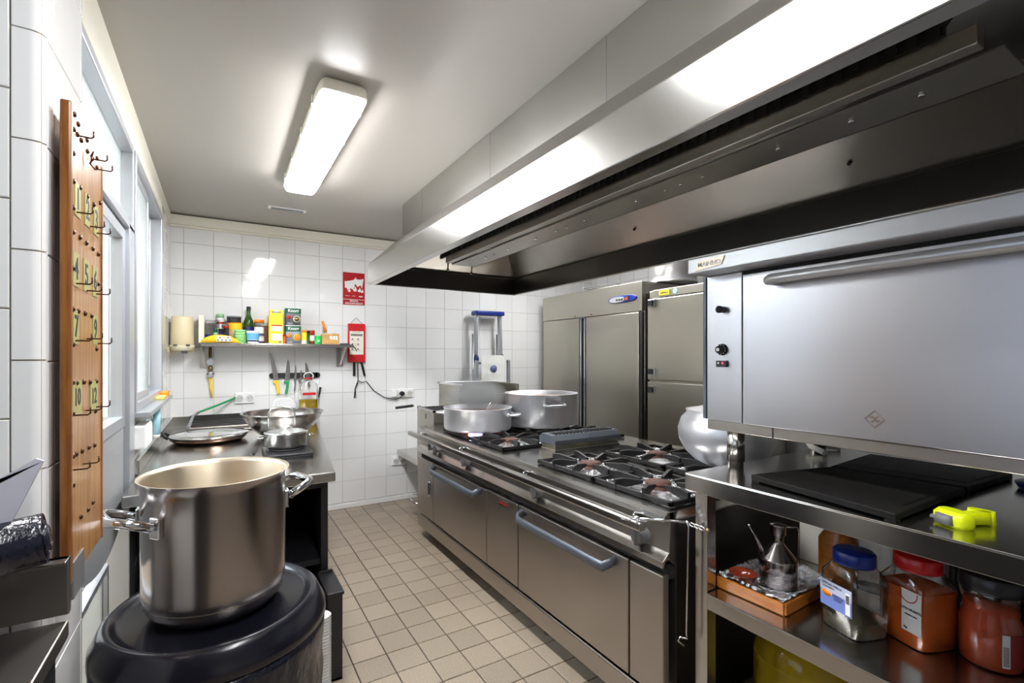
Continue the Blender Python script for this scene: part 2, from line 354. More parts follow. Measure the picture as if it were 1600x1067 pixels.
lamp(2.62, 3.05, 1.26, 'added unseen ceiling lamp over the aisle in front of the refrigerators', diff='fluor2')  # unseen lamp, added to brighten the back wall and refrigerator fronts
t = thing('added_light_panel', 'added unseen light panel standing in for daylight behind the glazed door', 'lamp', (-1.5, 2.4, CZ))  # invented panel, lights the room behind the glass in place of daylight
M().box(-2.1,-.9,1.7,3.3,CZ-.05,CZ).build('frame', 'alframe', t); M().box(-2.07,-.93,1.73,3.27,CZ-.06,CZ-.05).build('diffuser', 'panel_glow', t)
t = thing('ceiling_vent', 'narrow white slot vent in the ceiling beyond the lamp', 'vent', (.43, 3.80, CZ))
M().box(.30,.56,3.77,3.83,CZ-.006,CZ).build('frame', 'white', t, bevel=.002)
for k in range(3): M().box(.32,.54,3.782+.016*k,3.786+.016*k,CZ-.010,CZ-.006).build('slat', 'grey', t)

# ------------------------------------------------------------------ extractor hood
H = thing('extractor_hood', 'large stainless steel extractor hood hanging over the cooking range', 'extractor hood', (1.58, 1.7, 1.896))
y0, y1, x0, x1 = -.12, 3.47, .94, 2.22
M().box(1.136, 2.02, y0+.2, 3.28, 2.225, CZ-.001).build('duct_box', 'hood', H)
q = M()
def ring(xa, xb, ya, yb, z): return [(xa,ya,z),(xb,ya,z),(xb,yb,z),(xa,yb,z)]
rs = [ring(x0+.05,x1-.015,y0+.015,y1-.015,1.90), ring(x0+.05,x1-.015,y0+.015,y1-.015,1.896), ring(x0,x1,y0,y1,1.896), ring(x0,x1,y0,y1,2.044), ring(1.136,2.02,y0+.2,3.28,2.235), ring(1.146,2.01,y0+.21,3.27,2.235),
      ring(1.15,2.0,y0+.21,3.26,2.228), ring(x0+.01,x1-.01,y0+.01,y1-.01,2.037), ring(x0+.01,x1-.01,y0+.01,y1-.01,1.90)]
vs = sum(rs, []); fs = []
for i in range(len(rs)-1):
    for k in range(4): fs.append((i*4+k, i*4+(k+1)%4, (i+1)*4+(k+1)%4, (i+1)*4+k))
q.add(vs[:24], [f for f in fs if max(f) < 24]); q.build('canopy', 'hood', H, bevel=.003)
q = M(); q.add(vs[24:], [tuple(i-24 for i in f) for f in fs if min(f) >= 24]); q.build('inner_lining', 'hood_in', H)
M().box(x0+.012,x1-.012,y1-.03,y1-.012,1.9,2.03).box(x1-.03,x1-.012,y0+.02,y1-.03,1.9,2.03).build('inner_rim', mat('dark_rim_steel', (.12,.11,.1), .3, 1.), H)  # inner rim, much darker than the lining
M().box(1.17,1.205,.3,2.60,1.928,1.966).build('grease_gutter', 'hood_in', H, bevel=.002)
M().box(1.23,1.385,.28,2.64,1.930,1.934).box(1.23,1.385,2.60,2.64,1.934,2.02).box(1.38,1.385,.28,2.64,1.93,1.96).build('bottom_plate', 'hood_in', H)
for k, yy in enumerate([.42,.55,.72,.95,1.03,1.09,1.22,1.5,1.62,1.69,1.85,2.1,2.25,2.34]):
    M().cyl((1.30,yy,1.924),(1.30,yy,1.931),.006,10).build('bolt', 'chrome', H)
for yy in (2.605, 2.642): M().cyl((1.19 if yy<2.62 else 1.37,yy,1.95),(1.19 if yy<2.62 else 1.37,yy+.01,1.895),.005,8).ball((1.19 if yy<2.62 else 1.37,yy+.01,1.892),.009,.009,.009,10,6).build('drain_plug', 'brass', H)
fm = None
for k in range(6):   # six baffle filters, sloping up away from the gutter
    if fm is None:
        q = M(); th = R(40)
        for b in range(12):
            yy = .35 + .032*b; q.prism([(1.16,1.962),(1.162,2.008),(1.42,2.235),(1.42,2.19)], yy, yy+.017, 'y')
        q.box(1.165,1.18,.345,.735,1.966,1.985)
        fm = q.build('baffle_filter', 'blackm', H)
    else:
        c = fm.copy(); COL.objects.link(c); c.location.y += .39*k - (.01 if k == 5 else 0)
for k, zz in enumerate((1.2, 2.0, 2.9)): M().box(1.1355,1.1365,zz,zz+.002,2.235,CZ-.002).build('seam', 'dgrey', H)
for xx, yy, zz in ((2.12,.9,2.125),(2.12,2.0,2.125)): M().cyl((xx-.012,yy,zz-.012),(xx,yy,zz),.007,10).build('plug_hole', 'void', H)

# ------------------------------------------------------------------ cooking range
G = thing('cooking_range', 'long stainless steel gas range with two ovens and worn top', 'cooker', (1.83, 2.25, 0))
ya, yb, xf, xb, zt = 1.10, 3.41, 1.30, 2.36, .836
M().box(xf+.06, xb, ya, yb, .11, zt-.03).build('body', 'range', G)
M().box(xf+.062, xb-.005, ya-.004, ya, .12, zt-.035).build('end_side', mat('near_black_steel', (.03, .026, .022), .35, .6), G)  # near-black sheet laid over the steel end of the range
M().box(xf+.02, xb, ya, yb, .10, .185).box(xf,xf+.06,ya,yb,.095,.185).build('plinth', 'range', G, bevel=.006)
M().box(xf+.03, xb, ya, yb, zt-.03, zt).prism([(xf+.0,zt-.03),(xf+.004,zt-.012),(xf+.018,zt-.001),(xf+.05,zt),(xf+.05,zt-.03)], ya, yb, 'y').build('top_plate', 'top', G, bevel=.002)
for yy in (ya+.08, 1.9, 2.7, yb-.1):
    M().cyl((xf+.12,yy,0),(xf+.12,yy,.1),.022,14).lathe([(.001,0),(.035,0),(.035,.012),(.02,.03)],(xf+.12,yy,0),16).build('leg', 'dgrey', G)
    M().cyl((xb-.12,yy,0),(xb-.12,yy,.1),.022,14).build('leg', 'dgrey', G)
# control panel, sloping lip below it
M().prism([(xf+.035,zt-.03),(xf+.025,.675),(xf+.07,.64),(xf+.1,.64),(xf+.1,zt-.03)], ya, yb, 'y').build('control_panel', 'range', G, bevel=.002)
M().prism([(xf+.03,.70),(xf-.005,.672),(xf-.005,.650),(xf+.002,.650),(xf+.006,.666),(xf+.035,.688)], ya, yb, 'y').build('drip_lip', 'steel_h', G, bevel=.001)
M().box(xf+.03,xf+.06,ya+.01,yb-.01,.60,.652).build('dark_gap', 'void', G)
def knob(yy, z=.722, r=.031, m='dgrey'):
    k = M(); ry = Matrix.Rotation(R(-90), 3, 'Y')
    k.lathe([(.001,-.004),(r,-.004),(r,.008),(r*.8,.02),(r*.78,.045),(.001,.047)], (xf+.035,yy,z), 24, mtx=ry)
    k.box(xf-.014,xf+.02,yy-.006,yy+.006,z-r*.95,z+r*.95)
    return k.build('knob', m, G, bevel=.002)
for yy in (1.215, 1.86, 2.62, 3.06, 3.16): knob(yy, r=.026 if yy > 3 else .033)
# doors and panels
def dpanel(y0_, y1_, z0_, z1_, name, handle=None):
    d = M().box(xf, xf+.03, y0_, y1_, z0_, z1_).build(name, 'range', G, bevel=.004)
    if handle:
        a, b, z = handle; pts = [(xf+.004,a,z+.012),(xf-.03,a+.004,z+.006),(xf-.042,a+.02,z),(xf-.046,a+.05,z)] + [(xf-.046,a+(b-a)*k/6,z) for k in range(1,6)] + [(xf-.046,b-.05,z),(xf-.042,b-.02,z),(xf-.03,b-.004,z+.006),(xf+.004,b,z+.012)]
        h = M(); h.tube(pts, .0105, 8)
        hh = M(); hh.add([(x, y, (zz-z)*1.9+z) for x, y, zz in h.v], h.f, True)
        hh.build('handle', 'handle', d)
    return d
dpanel(2.335, 3.10, .20, .615, 'oven_door', (2.40, 3.07, .575))
dpanel(2.012, 2.327, .20, .62, 'service_panel')
dpanel(1.262, 2.002, .20, .622, 'oven_door', (1.33, 1.965, .572))
dpanel(1.102, 1.254, .20, .622, 'end_panel')
ep = M().box(xf, xf+.03, 3.11, yb, .20, .615).build('end_panel', 'range', G, bevel=.004)
M().loft([(0,.055,.022,2.6),(.004,.055,.022,2.6)], (xf-.001,3.17,.42), 24, mtx=Matrix.Rotation(R(-90),3,'Y')).build('vent_slot', 'chrome', ep)
M().loft([(0,.045,.014,2.6),(.004,.045,.014,2.6)], (xf-.004,3.17,.42), 24, mtx=Matrix.Rotation(R(-90),3,'Y')).build('slot_hole', 'void', ep)
bp = M().box(xf-.003,xf,2.10,2.19,.575,.60).build('badge', 'steel_h', G); text('REPAGAS', 'badge_text', 'redp', bp, (xf-.0032,2.145,.588), (0,-1,0),(0,0,1), .018)
# towel rail along the front
rl = M().box(1.228,1.262,ya+.04,yb+.02,.772,.806).build('front_rail', 'steel_h', G, bevel=.008, seg=3)
for yy in (1.2, 1.9, 2.6, 3.25): M().box(1.25,1.345,yy-.012,yy+.012,.794,.80).tube([(1.262,yy,.806),(1.28,yy+.01,.812),(1.3,yy,.806)],.004,8).build('rail_bracket', 'chrome', rl)
# flue box with perforated lid
fb = M().box(1.548,2.02,2.025,2.155,zt,.865).build('flue_base', 'steel_h', G, bevel=.001)
M().box(1.555,2.013,2.03,2.15,.865,.895).box(1.78,1.784,2.024,2.03,.838,.895).build('flue_band', mat('brass_tinted_steel', (.6,.56,.45), .25, 1.), G)
hp = [(2.02,.895),(2.02,.915),(2.05,.940),(2.14,.945),(2.165,.922),(2.165,.895)]
q = M(); q.prism(hp, 1.545, 2.022, 'x'); q.box(1.782,1.785,2.018,2.166,.895,.946); lid = q.build('flue_lid', 'handle', G, bevel=.002)
q = M()
for a in range(17):
    for b in range(4): q.box(1.58+.025*a,1.594+.025*a,2.06+.018*b,2.068+.018*b,.940,.9465)
q.build('perforation', 'void', lid, kind='stuff')
# burners and pan supports
def grate(x0_, x1_, y0_, y1_, n, foil=True):
    z = zt; dy = (y1_-y0_)/n
    if foil: 
        fo = M(); nx, ny = 16, int(26*(y1_-y0_)/.8)+2; vs = []
        for i in range(nx+1):
            for j in range(ny+1):
                vs.append((x0_+.02+(x1_-x0_-.04)*i/nx, y0_+.02+(y1_-y0_-.04)*j/ny, z+.002+random.random()*.009))
        fo.add(vs, [(i*(ny+1)+j,(i+1)*(ny+1)+j,(i+1)*(ny+1)+j+1,i*(ny+1)+j+1) for i in range(nx) for j in range(ny)]); fo.build('foil_liner', 'foil', G)
    for k in range(n):
        a, b = y0_+dy*k+.003, y0_+dy*(k+1)-.003; cx, cy = (x0_+x1_)/2, (a+b)/2
        g = M(); bw = .013; zz = z+.022
        g.box(x0_,x0_+bw,a,b,z+.004,zz).box(x1_-bw,x1_,a,b,z+.004,zz).box(x0_,x1_,a,a+bw,z+.004,zz).box(x0_,x1_,b-bw,b,z+.004,zz)
        def arm(p0, p1, w_=.0075):
            d = Vector(p1)-Vector(p0); L = d.length; ang = math.atan2(d.y, d.x); mt = Matrix.Rotation(ang, 3, 'Z')
            qq = M().prism([(0,.004),(0,.042),(L*.3,.046),(L,.034),(L,.022),(L*.5,.012)], -w_, w_, 'y')
            g.add([Vector((p0[0],p0[1],z)) + mt @ Vector(v) for v in qq.v], qq.f)
        for sx in (-1, 1):
            ex = x0_ if sx < 0 else x1_
            arm((ex, cy-.075), (cx+sx*.058, cy-.03)); arm((ex, cy+.075), (cx+sx*.058, cy+.03))
        for sy in (-1, 1):
            ey = a if sy < 0 else b
            arm((cx-.07, ey), (cx-.035, cy+sy*.062)); arm((cx+.07, ey), (cx+.035, cy+sy*.062))
        go = g.build('pan_support', 'iron', G, bevel=.0015, seg=1)
        M().lathe([(.001,0),(.06,0),(.06,.008),(.045,.014),(.045,.02),(.05,.022),(.048,.03),(.03,.034),(.001,.035)],(cx,cy,z-.001),28).build('burner', 'burner', G)
grate(1.365, 1.70, 1.12, 1.93, 2); grate(1.80, 2.19, 1.12, 1.93, 2); grate(1.365, 1.72, 2.26, 3.08, 2); grate(1.80, 2.30, 2.26, 3.10, 2, False)
q = M(); q2 = M()
for k in range(10):
    a = -pi*.9 + .16*k; qq = q if k % 3 else q2
    qq.ball((1.535+.09*cos(a)-.03, 2.87+.09*sin(a)-.07, .853), .011, .011, .012, 8, 5)
each(q, 'flame', 'flame', G); each(q2, 'flame', 'flamer', G)

# ------------------------------------------------------------------ pots on the range
def arch_handle(q, c, ang, r, z, w_=.07, out=.055, up=.0, t=.007, drop=0.):
    """loop handle standing off the wall of a round pot, angle ang"""
    e = Vector((cos(ang), sin(ang), 0)); n = Vector((-sin(ang), cos(ang), 0)); c = Vector(c); b = c + e*r + Vector((0,0,z))
    pts = [b - n*w_ - e*.004, b - n*w_ + e*out*.6 + Vector((0,0,up*.6)), b - n*w_*.75 + e*out + Vector((0,0,up)), b - n*w_*.3 + e*out*1.05 + Vector((0,0,up)),
           b + n*w_*.3 + e*out*1.05 + Vector((0,0,up)), b + n*w_*.75 + e*out + Vector((0,0,up)), b + n*w_ + e*out*.6 + Vector((0,0,up*.6)), b + n*w_ - e*.004]
    q.tube(pts, t, 10); return q
def pot(name, label, c, r, h, m, angs, group=None, content=None, inside=None, cz=None, hz=.7, hw=.07, ho=.055, ht=.008, flare=1.0, r2=.02, hm=None):
    t = thing(name, label, 'pot', c, group)
    b = M().lathe(shell(r*flare, r, h, .004, .005, r2), c, 64).build('body', m, t)
    if inside: M().lathe([(1e-4,.006),(r-.03,.006),(r-.0065,.03),(r-.0055,h-.002)], c, 64).build('inside', inside, t)
    for a in angs:
        hd = arch_handle(M(), c, a, r, h*hz, hw, ho, t=ht).build('handle', hm or m, t)
        for s in (-1, 1):
            p = Vector(c) + Vector((cos(a)*r - sin(a)*s*hw, sin(a)*r + cos(a)*s*hw, h*hz)); M().ball(p, .016, .016, .014, 10, 6).build('bracket', hm or m, hd)
    if content: M().lathe([(1e-4,cz),(r-.006,cz)], c, 48).build('contents', content, t)
    return t
pt = pot('casserole_pot', 'wide dented aluminium pot steaming over a flame, nearest the wall', (1.535,2.875,.872), .232, .15, 'alu', (R(-48), R(132)), 'aluminium pots on the range', 'liquid', cz=.12, hw=.05, ho=.06)
pot('casserole_pot', 'taller aluminium pot of brown stew on the rear burner', (2.035,2.83,.872), .262, .232, 'alu', (R(-105), R(75)), 'aluminium pots on the range', 'stew', cz=.2, hw=.07, ho=.04)
t = thing('whisk', 'small wire ladle handle poking out of the steaming pot', 'utensil', (1.52,2.75,1.0))
M().tube([(1.52,2.76,.99),(1.54,2.72,1.05),(1.548,2.72,1.07),(1.556,2.72,1.05),(1.535,2.76,.99)], .003, 6).build('wire_loop', 'chrome', t)
# steam
q = M().ball((1.56,2.95,1.10), .24, .22, .13, 24, 14)
sm = bpy.data.materials.new('steam'); sm.use_nodes = True; n, l = nt(sm); n.remove(n['Principled BSDF'])
pv = n.new('ShaderNodeVolumePrincipled'); pv.inputs['Color'].default_value = (1,1,1,1); tc = n.new('ShaderNodeTexCoord'); nz = n.new('ShaderNodeTexNoise'); nz.inputs['Scale'].default_value = 7
ln = n.new('ShaderNodeVectorMath'); ln.operation = 'LENGTH'; mpp = n.new('ShaderNodeMapping'); mpp.inputs['Scale'].default_value = (1/.24,1/.22,1/.13)
l.new(tc.outputs['Object'], mpp.inputs[0]); l.new(mpp.outputs[0], ln.inputs[0])
m1 = n.new('ShaderNodeMapRange'); m1.inputs['From Min'].default_value = 1; m1.inputs['From Max'].default_value = .1; m1.inputs['To Max'].default_value = 28
m2 = n.new('ShaderNodeMath'); m2.operation = 'MULTIPLY'; l.new(ln.outputs['Value'], m1.inputs[0]); l.new(m1.outputs[0], m2.inputs[0]); l.new(tc.outputs['Object'], nz.inputs[0]); l.new(nz.outputs[0], m2.inputs[1])
l.new(m2.outputs[0], pv.inputs['Density']); l.new(pv.outputs[0], n['Material Output'].inputs['Volume'])
o = q.build('steam', sm, loc=(1.56,2.95,1.10), kind='stuff'); tag(o, 'faint white steam rising from the nearer-wall aluminium pot', 'steam')
# big-bellied vessel at the near rear of the range
t = thing('bellied_pot', 'round-bellied dull aluminium pot on the range behind the salamander oven leg', 'pot', (2.03,1.36,.872))
M().lathe([(1e-4,0),(.10,0),(.14,.02),(.18,.06),(.205,.11),(.21,.16),(.195,.21),(.17,.235),(.175,.25),(.165,.25),(.16,.235),(.18,.2),(.19,.15),(.1,.01),(1e-4,.008)], (2.03,1.36,.872), 48).build('body', 'alu', t)
M().lathe([(.172,.247),(.1,.265),(.02,.275),(.02,.29),(1e-4,.295)], (2.03,1.36,.872), 32).build('lid', 'alu', t)

# ------------------------------------------------------------------ low table, fryer and vat beyond the range
def legs(t, spots, z1, r=.018, m='steel_v', sq=True):
    for x, y in spots:
        q = M()
        q.box(x-r,x+r,y-r,y+r,.02,z1) if sq else q.cyl((x,y,.02),(x,y,z1),r,16)
        q.cyl((x,y,0),(x,y,.03),r*.8,14); q.build('leg', m, t)
t = thing('low_table', 'low stainless table wedged between range and tiled back wall', 'table', (1.75,3.9,0))
M().box(1.445,2.20,3.46,4.33,.44,.49).build('top', 'steel_h', t, bevel=.004)
legs(t, [(1.475,3.74),(2.15,3.52),(2.15,4.28)], .44, .02)
M().tube([(1.475,3.74,.12),(1.42,3.80,.13),(1.40,3.86,.16)], .008, 8).tube([(1.475,3.74,.2),(1.42,3.82,.2)], .006, 8).build('leg_clamp', 'chrome', t)
t = thing('deep_fryer', 'square stainless deep fryer standing beyond the far end of the range', 'fryer', (1.57,3.63,.49))
M().box(1.45,1.69,3.45,3.81,.49,.925).build('body', 'fridge', t, bevel=.003)
M().box(1.45,1.69,3.45,3.47,.925,.94).box(1.45,1.69,3.79,3.81,.925,.94).box(1.45,1.465,3.45,3.81,.925,.94).box(1.675,1.69,3.45,3.81,.925,.94).build('rim', 'steel_h', t)
M().box(1.465,1.675,3.47,3.79,.926,.93).build('oil_well', 'void', t)
M().box(1.447,1.45,3.60,3.606,.86,.90).box(1.447,1.45,3.62,3.626,.86,.90).build('clasp', 'dgrey', t)
M().tube([(1.46,3.62,.945),(1.40,3.63,.965),(1.34,3.64,.97)], .005, 8).build('basket_wire', 'chrome', t)
M().tube([(1.35,3.64,.97),(1.21,3.66,.958)], .011, 10).build('basket_handle', 'black', t)
t = thing('cooking_vat', 'tall open stainless vat behind the steaming pot, below the step ladder', 'vat', (1.96,3.72,.49))
q = M().box(1.70,2.28,3.90,3.92,.49,1.13).box(1.70,1.72,3.50,3.92,.49,1.13).box(2.26,2.28,3.50,3.92,.49,1.13).box(1.70,2.28,3.50,3.52,.49,1.05).box(1.7,2.28,3.5,3.92,.49,.5)
q.build('body', 'fridge', t, bevel=.004); M().box(1.69,2.29,3.895,3.93,1.125,1.14).box(1.69,1.73,3.5,3.93,1.125,1.14).build('rim', 'alu', t, bevel=.003)
M().box(1.76,1.95,3.885,3.90,.95,1.10).build('back_plate', 'range', t)

# ------------------------------------------------------------------ step ladder
t = thing('step_ladder', 'folded aluminium step ladder with blue top rail leaning on the tiles', 'ladder', (2.38,4.2,0))
rail = lambda x, dx: M().obox((x+dx/2,4.235,.91),(.028,.05,1.83),Matrix.Rotation(math.atan2(dx,1.8)*-1,3,'Y')).build('rail','alframe',t,bevel=.003)
rail(2.245,-.03); rail(2.515,.045)
M().box(2.215,2.545,4.17,4.30,1.785,1.83).build('top_rail', 'blue', t, bevel=.012)
for x in (2.225,2.53): M().ball((x,4.2,1.34),.028,.03,.05,12,8).build('hinge', 'navy', t)
for x in (2.20,2.57): M().box(x-.014,x+.014,4.13,4.16,.0,1.33).build('rear_rail', 'alframe', t)
for k in range(5): M().box(2.245,2.53,4.16,4.235,.25+.26*k,.27+.26*k).build('step', 'alframe', t)
for k in range(2): M().tube([(2.24,4.31,.25),(2.245,4.31,1.6)] if k==0 else [(2.53,4.31,.25),(2.53,4.31,1.6)],.012,8).build('back_strut','alframe',t)
o = M().add([(2.24+.27*i/8, 4.12+.008*sin(i*1.3)+.004*sin(j*2.), 1.38-.27*j/8) for j in range(9) for i in range(9)]+[(2.24+.27*i/8, 4.128+.008*sin(i*1.3)+.004*sin(j*2.), 1.38-.27*j/8) for j in range(9) for i in range(9)],
   [(j*9+i,j*9+i+1,(j+1)*9+i+1,(j+1)*9+i) for j in range(8) for i in range(8)]+[(81+j*9+i,81+j*9+i+1,81+(j+1)*9+i+1,81+(j+1)*9+i) for j in range(8) for i in range(8)], True)
t = thing('cloth_bag', 'white cloth with a blue dot hanging on the step ladder', 'cloth', (2.375,4.12,1.38)); o.build('cloth', mat('white_cloth',(.75,.75,.72),.7), t)
M().lathe([(1e-4,0),(.036,0),(.036,.002),(1e-4,.002)],(2.375,4.108,1.245),28,mtx=Matrix.Rotation(R(90),3,'X')).build('dot', mat('slate_blue_print',(.12,.14,.3),.6), t)

# ------------------------------------------------------------------ refrigerators
F = thing('refrigerator', 'wide two-door stainless upright refrigerator against the back wall', 'refrigerator', (3.4,3.5,0), 'upright steel refrigerators')
M().box(3.08,3.84,2.80,4.20,.12,2.0).build('cabinet', 'fridge', F, bevel=.004); legs(F, [(3.12,2.86),(3.12,4.14),(3.8,2.86),(3.8,4.14)], .12, .02, sq=False)
M().box(3.045,3.08,2.80,4.20,1.748,2.0).build('header_panel', 'fridge', F, bevel=.004)
M().box(3.045,3.08,2.835,3.50,.14,1.742).build('door', 'fridge', F, bevel=.006)
M().box(3.045,3.08,3.60,4.19,.14,1.742).build('door', 'fridge', F, bevel=.006)
M().box(3.052,3.08,2.805,2.83,.14,1.742).build('edge_gap', 'void', F)
M().box(3.06,3.075,3.50,3.60,.14,1.742).build('handle_recess', 'void', F)
M().box(3.035,3.05,3.555,3.575,.14,1.742).box(3.035,3.05,3.505,3.52,.14,1.742).build('handle_strip', 'chrome', F, bevel=.003)
dp = M().loft([(0,.034,.17,2.4),(.012,.03,.16,2.4)], (3.045,3.02,1.868), 36, mtx=Matrix.Rotation(R(-90),3,'Y')).build('display_bezel', 'blue', F)
M().loft([(0,.026,.10,2.2),(.004,.024,.095,2.2)], (3.032,3.07,1.866), 30, mtx=Matrix.Rotation(R(-90),3,'Y')).build('display_silver', 'alframe', dp)
M().box(3.024,3.033,2.93,2.985,1.848,1.884).build('display_screen', 'ink', dp); text('-1', 'digits', 'ledred', dp, (3.0232,2.957,1.866), (0,-1,0),(0,0,1), .034)
for yy in (3.01,3.04,3.07): M().cyl((3.022,yy,1.865),(3.03,yy,1.865),.009,12).build('button', 'ink', dp)
for yy in (3.42,3.66): M().cyl((3.04,yy,1.765),(3.046,yy,1.765),.01,12).build('lock', 'brass', F)
F2 = thing('refrigerator', 'narrower stainless refrigerator with two stacked doors and black latches', 'refrigerator', (3.4,2.38,0), 'upright steel refrigerators')
M().box(3.08,3.75,2.02,2.75,.12,1.905).build('cabinet', 'fridge', F2, bevel=.004); legs(F2, [(3.12,2.08),(3.12,2.69),(3.7,2.08),(3.7,2.69)], .12, .02, sq=False)
M().box(3.048,3.08,2.02,2.69,1.842,1.905).build('header_panel', 'fridge', F2, bevel=.003)
M().box(3.045,3.08,2.02,2.74,1.178,1.835).build('door', 'fridge', F2, bevel=.006); M().box(3.045,3.08,2.02,2.74,.14,1.162).build('door', 'fridge', F2, bevel=.006)
for zz in (1.80,1.245,1.10): 
    la = M().box(3.02,3.045,2.65,2.715,zz-.03,zz+.03).build('latch', 'chrome', F2, bevel=.004); M().box(3.01,3.02,2.665,2.708,zz-.022,zz+.022).build('latch_pad', 'black', la)
bd = M().box(3.043,3.048,2.52,2.62,1.856,1.893).build('badge', 'yellow', F2); text('infrico', 'badge_text', 'ink', bd, (3.0425,2.57,1.874), (0,-1,0),(0,0,1), .03, bold=.001)
M().cyl((3.045,2.47,1.876),(3.048,2.47,1.876),.02,20).build('sticker', mat('pale_blue_sticker',(.4,.65,.75),.4), F2)
t = thing('vent_duct', 'round galvanised vent duct rising above the narrower refrigerator', 'duct', (3.42,2.79,2.001))
M().cyl((3.42,2.79,2.01),(3.42,2.79,CZ),.19,40).build('pipe', 'alu', t); M().lathe([(.19,0),(.2,0),(.2,.02),(.19,.02)],(3.42,2.79,2.001),40).build('collar', 'alu', t)
t = thing('wall_rack', 'small dark wire rack on top of the wide refrigerator', 'rack', (3.3,3.4,2.0))
q = M()
for k in range(5): q.cyl((3.1+.1*k,3.2,2.035),(3.1+.1*k,3.6,2.035),.004,6)
q.cyl((3.1,3.2,2.035),(3.5,3.2,2.035),.005,6).cyl((3.1,3.6,2.035),(3.5,3.6,2.035),.005,6)
for x,y in ((3.1,3.2),(3.5,3.2),(3.1,3.6),(3.5,3.6)): q.cyl((x,y,2.0),(x,y,2.04),.005,6)
q.build('frame', 'dgrey', t)

# ------------------------------------------------------------------ work table with shelf at the right
W = thing('work_table', 'stainless work table with lower shelf at the near end of the range', 'table', (1.9,.4,0))
tx0, tx1, ty0, ty1, tz = 1.383, 2.42, -.45, 1.08, .97
M().box(tx0,tx1,ty0,ty1,tz-.004,tz).box(tx0,tx0+.02,ty0,ty1,tz-.058,tz-.004).box(tx0+.02,tx1,ty1-.02,ty1,tz-.058,tz-.004).box(tx1-.02,tx1,ty0,ty1-.02,tz-.058,tz-.004).box(tx0+.02,tx1-.02,ty0,ty1-.02,tz-.03,tz-.004).build('top', 'top', W, bevel=.0015)
legs(W, [(tx0+.03,1.022),(tx1-.04,1.022),(tx0+.03,ty0+.05),(tx1-.04,ty0+.05)], tz-.03, .022)
M().box(tx0,tx1-.02,ty0,.995,.586,.591).box(tx0,tx0+.015,ty0,.995,.54,.586).build('shelf', 'top', W, bevel=.001)
M().box(tx0+.01,tx1-.02,ty0,.995,.12,.125).box(tx0+.01,tx0+.025,ty0,.995,.08,.12).build('shelf', 'top', W)

M().box(2.385,2.40,ty0+.08,.70,.13,.91).build('added_dark_sheet', 'blackm', W)  # added dark sheet, hides the bright wall behind the jars
# salamander / oven standing on the table
O = thing('salamander_oven', 'big brushed steel countertop oven with round handle bar and etched emblem', 'oven', (1.9,.5,tz))
M().box(1.57,2.28,-.10,1.12,1.135,1.665).build('body', 'oven', O, bevel=.003)
M().box(1.553,1.58,.983,1.118,1.138,1.66).build('control_panel', 'oven', O, bevel=.002)
M().box(1.548,1.575,1.119,1.13,1.14,1.66).build('side_flange', 'handle', O)
dd = M().box(1.55,1.575,-.10,.978,1.138,1.648).build('door', 'oven', O, bevel=.002)
M().box(1.56,1.6,-.1,.88,1.102,1.136).box(1.56,1.6,.883,1.12,1.102,1.136).box(1.6,2.2,-.1,1.12,1.11,1.136).build('base_strip', 'range', O, bevel=.002)
M().box(1.455,2.28,-.12,1.125,1.662,1.716).build('canopy', 'satin', O, bevel=.004)
M().box(1.56,2.2,-.1,1.118,1.65,1.664).build('top_gap', 'void', O)
M().tube([(1.555,.86,1.612),(1.51,.866,1.612),(1.497,.85,1.612),(1.495,.8,1.612),(1.495,-.05,1.612),(1.51,-.08,1.612)], .0165, 16).build('handle_bar', 'satin', dd)
lg = [(1.60,1.035),(2.19,1.045),(1.60,-.02),(2.19,-.02)]
for x, y in lg: M().cyl((x,y,.995),(x,y,1.11),.029,28).lathe([(1e-4,0),(.025,0),(.025,.032),(.029,.034)],(x,y,tz),28).build('leg', 'steel_v', O)
ry = Matrix.Rotation(R(-90),3,'Y')
M().lathe([(1e-4,0),(.012,0),(.011,.018),(.013,.02),(.013,.026),(1e-4,.027)],(1.553,1.052,1.535),20,mtx=ry).build('push_button','black',O)
kb = M().lathe([(.0205,0),(.02,.008),(.014,.01),(.012,.026),(1e-4,.027)],(1.553,1.055,1.393),28,mtx=ry).build('thermostat_knob','black',O)
for k in range(10):
    a = 2*pi*k/10+.3; M().box(1.5425,1.5445,1.055+.0165*cos(a)-.001,1.055+.0165*cos(a)+.001,1.393+.0165*sin(a)-.002,1.393+.0165*sin(a)+.002).build('tick','white',kb)
M().cyl((1.524,1.055,1.393),(1.5265,1.055,1.393),.006,14).build('knob_mark','white',kb)
sw = M().box(1.542,1.553,1.034,1.074,1.331,1.354).build('rocker_switch','black',O,bevel=.002); M().cyl((1.5405,1.064,1.345),(1.5425,1.064,1.345),.003,10).build('light','white',sw); M().cyl((1.5405,1.048,1.345),(1.5425,1.048,1.345),.003,10).build('light','ledred',sw)
bq = M().prism([(1.092,1.668),(.992,1.678),(.979,1.705),(1.08,1.702)],1.451,1.455,'x').build('badge', mat('copper_badge',(.55,.42,.33),.35,.9), O)
text('MAINHO', 'badge_text', 'white', bq, (1.4505,1.036,1.687), (0,-1,0),(0,0,1), .022, bold=.0005)
def diam(q, s, wd):
    for k in range(4):
        a0, a1 = pi/2*k, pi/2*(k+1); p = [(.60+s*cos(a0),1.197+s*1.05*sin(a0)),(.60+s*cos(a1),1.197+s*1.05*sin(a1)),(.60+(s-wd)*cos(a1),1.197+(s-wd)*1.05*sin(a1)),(.60+(s-wd)*cos(a0),1.197+(s-wd)*1.05*sin(a0))]
        q.prism(p, 1.5485, 1.55, 'x')
q = M(); diam(q, .024, .0018); diam(q, .020, .001); q.build('etched_diamond', 'steel_v', dd)
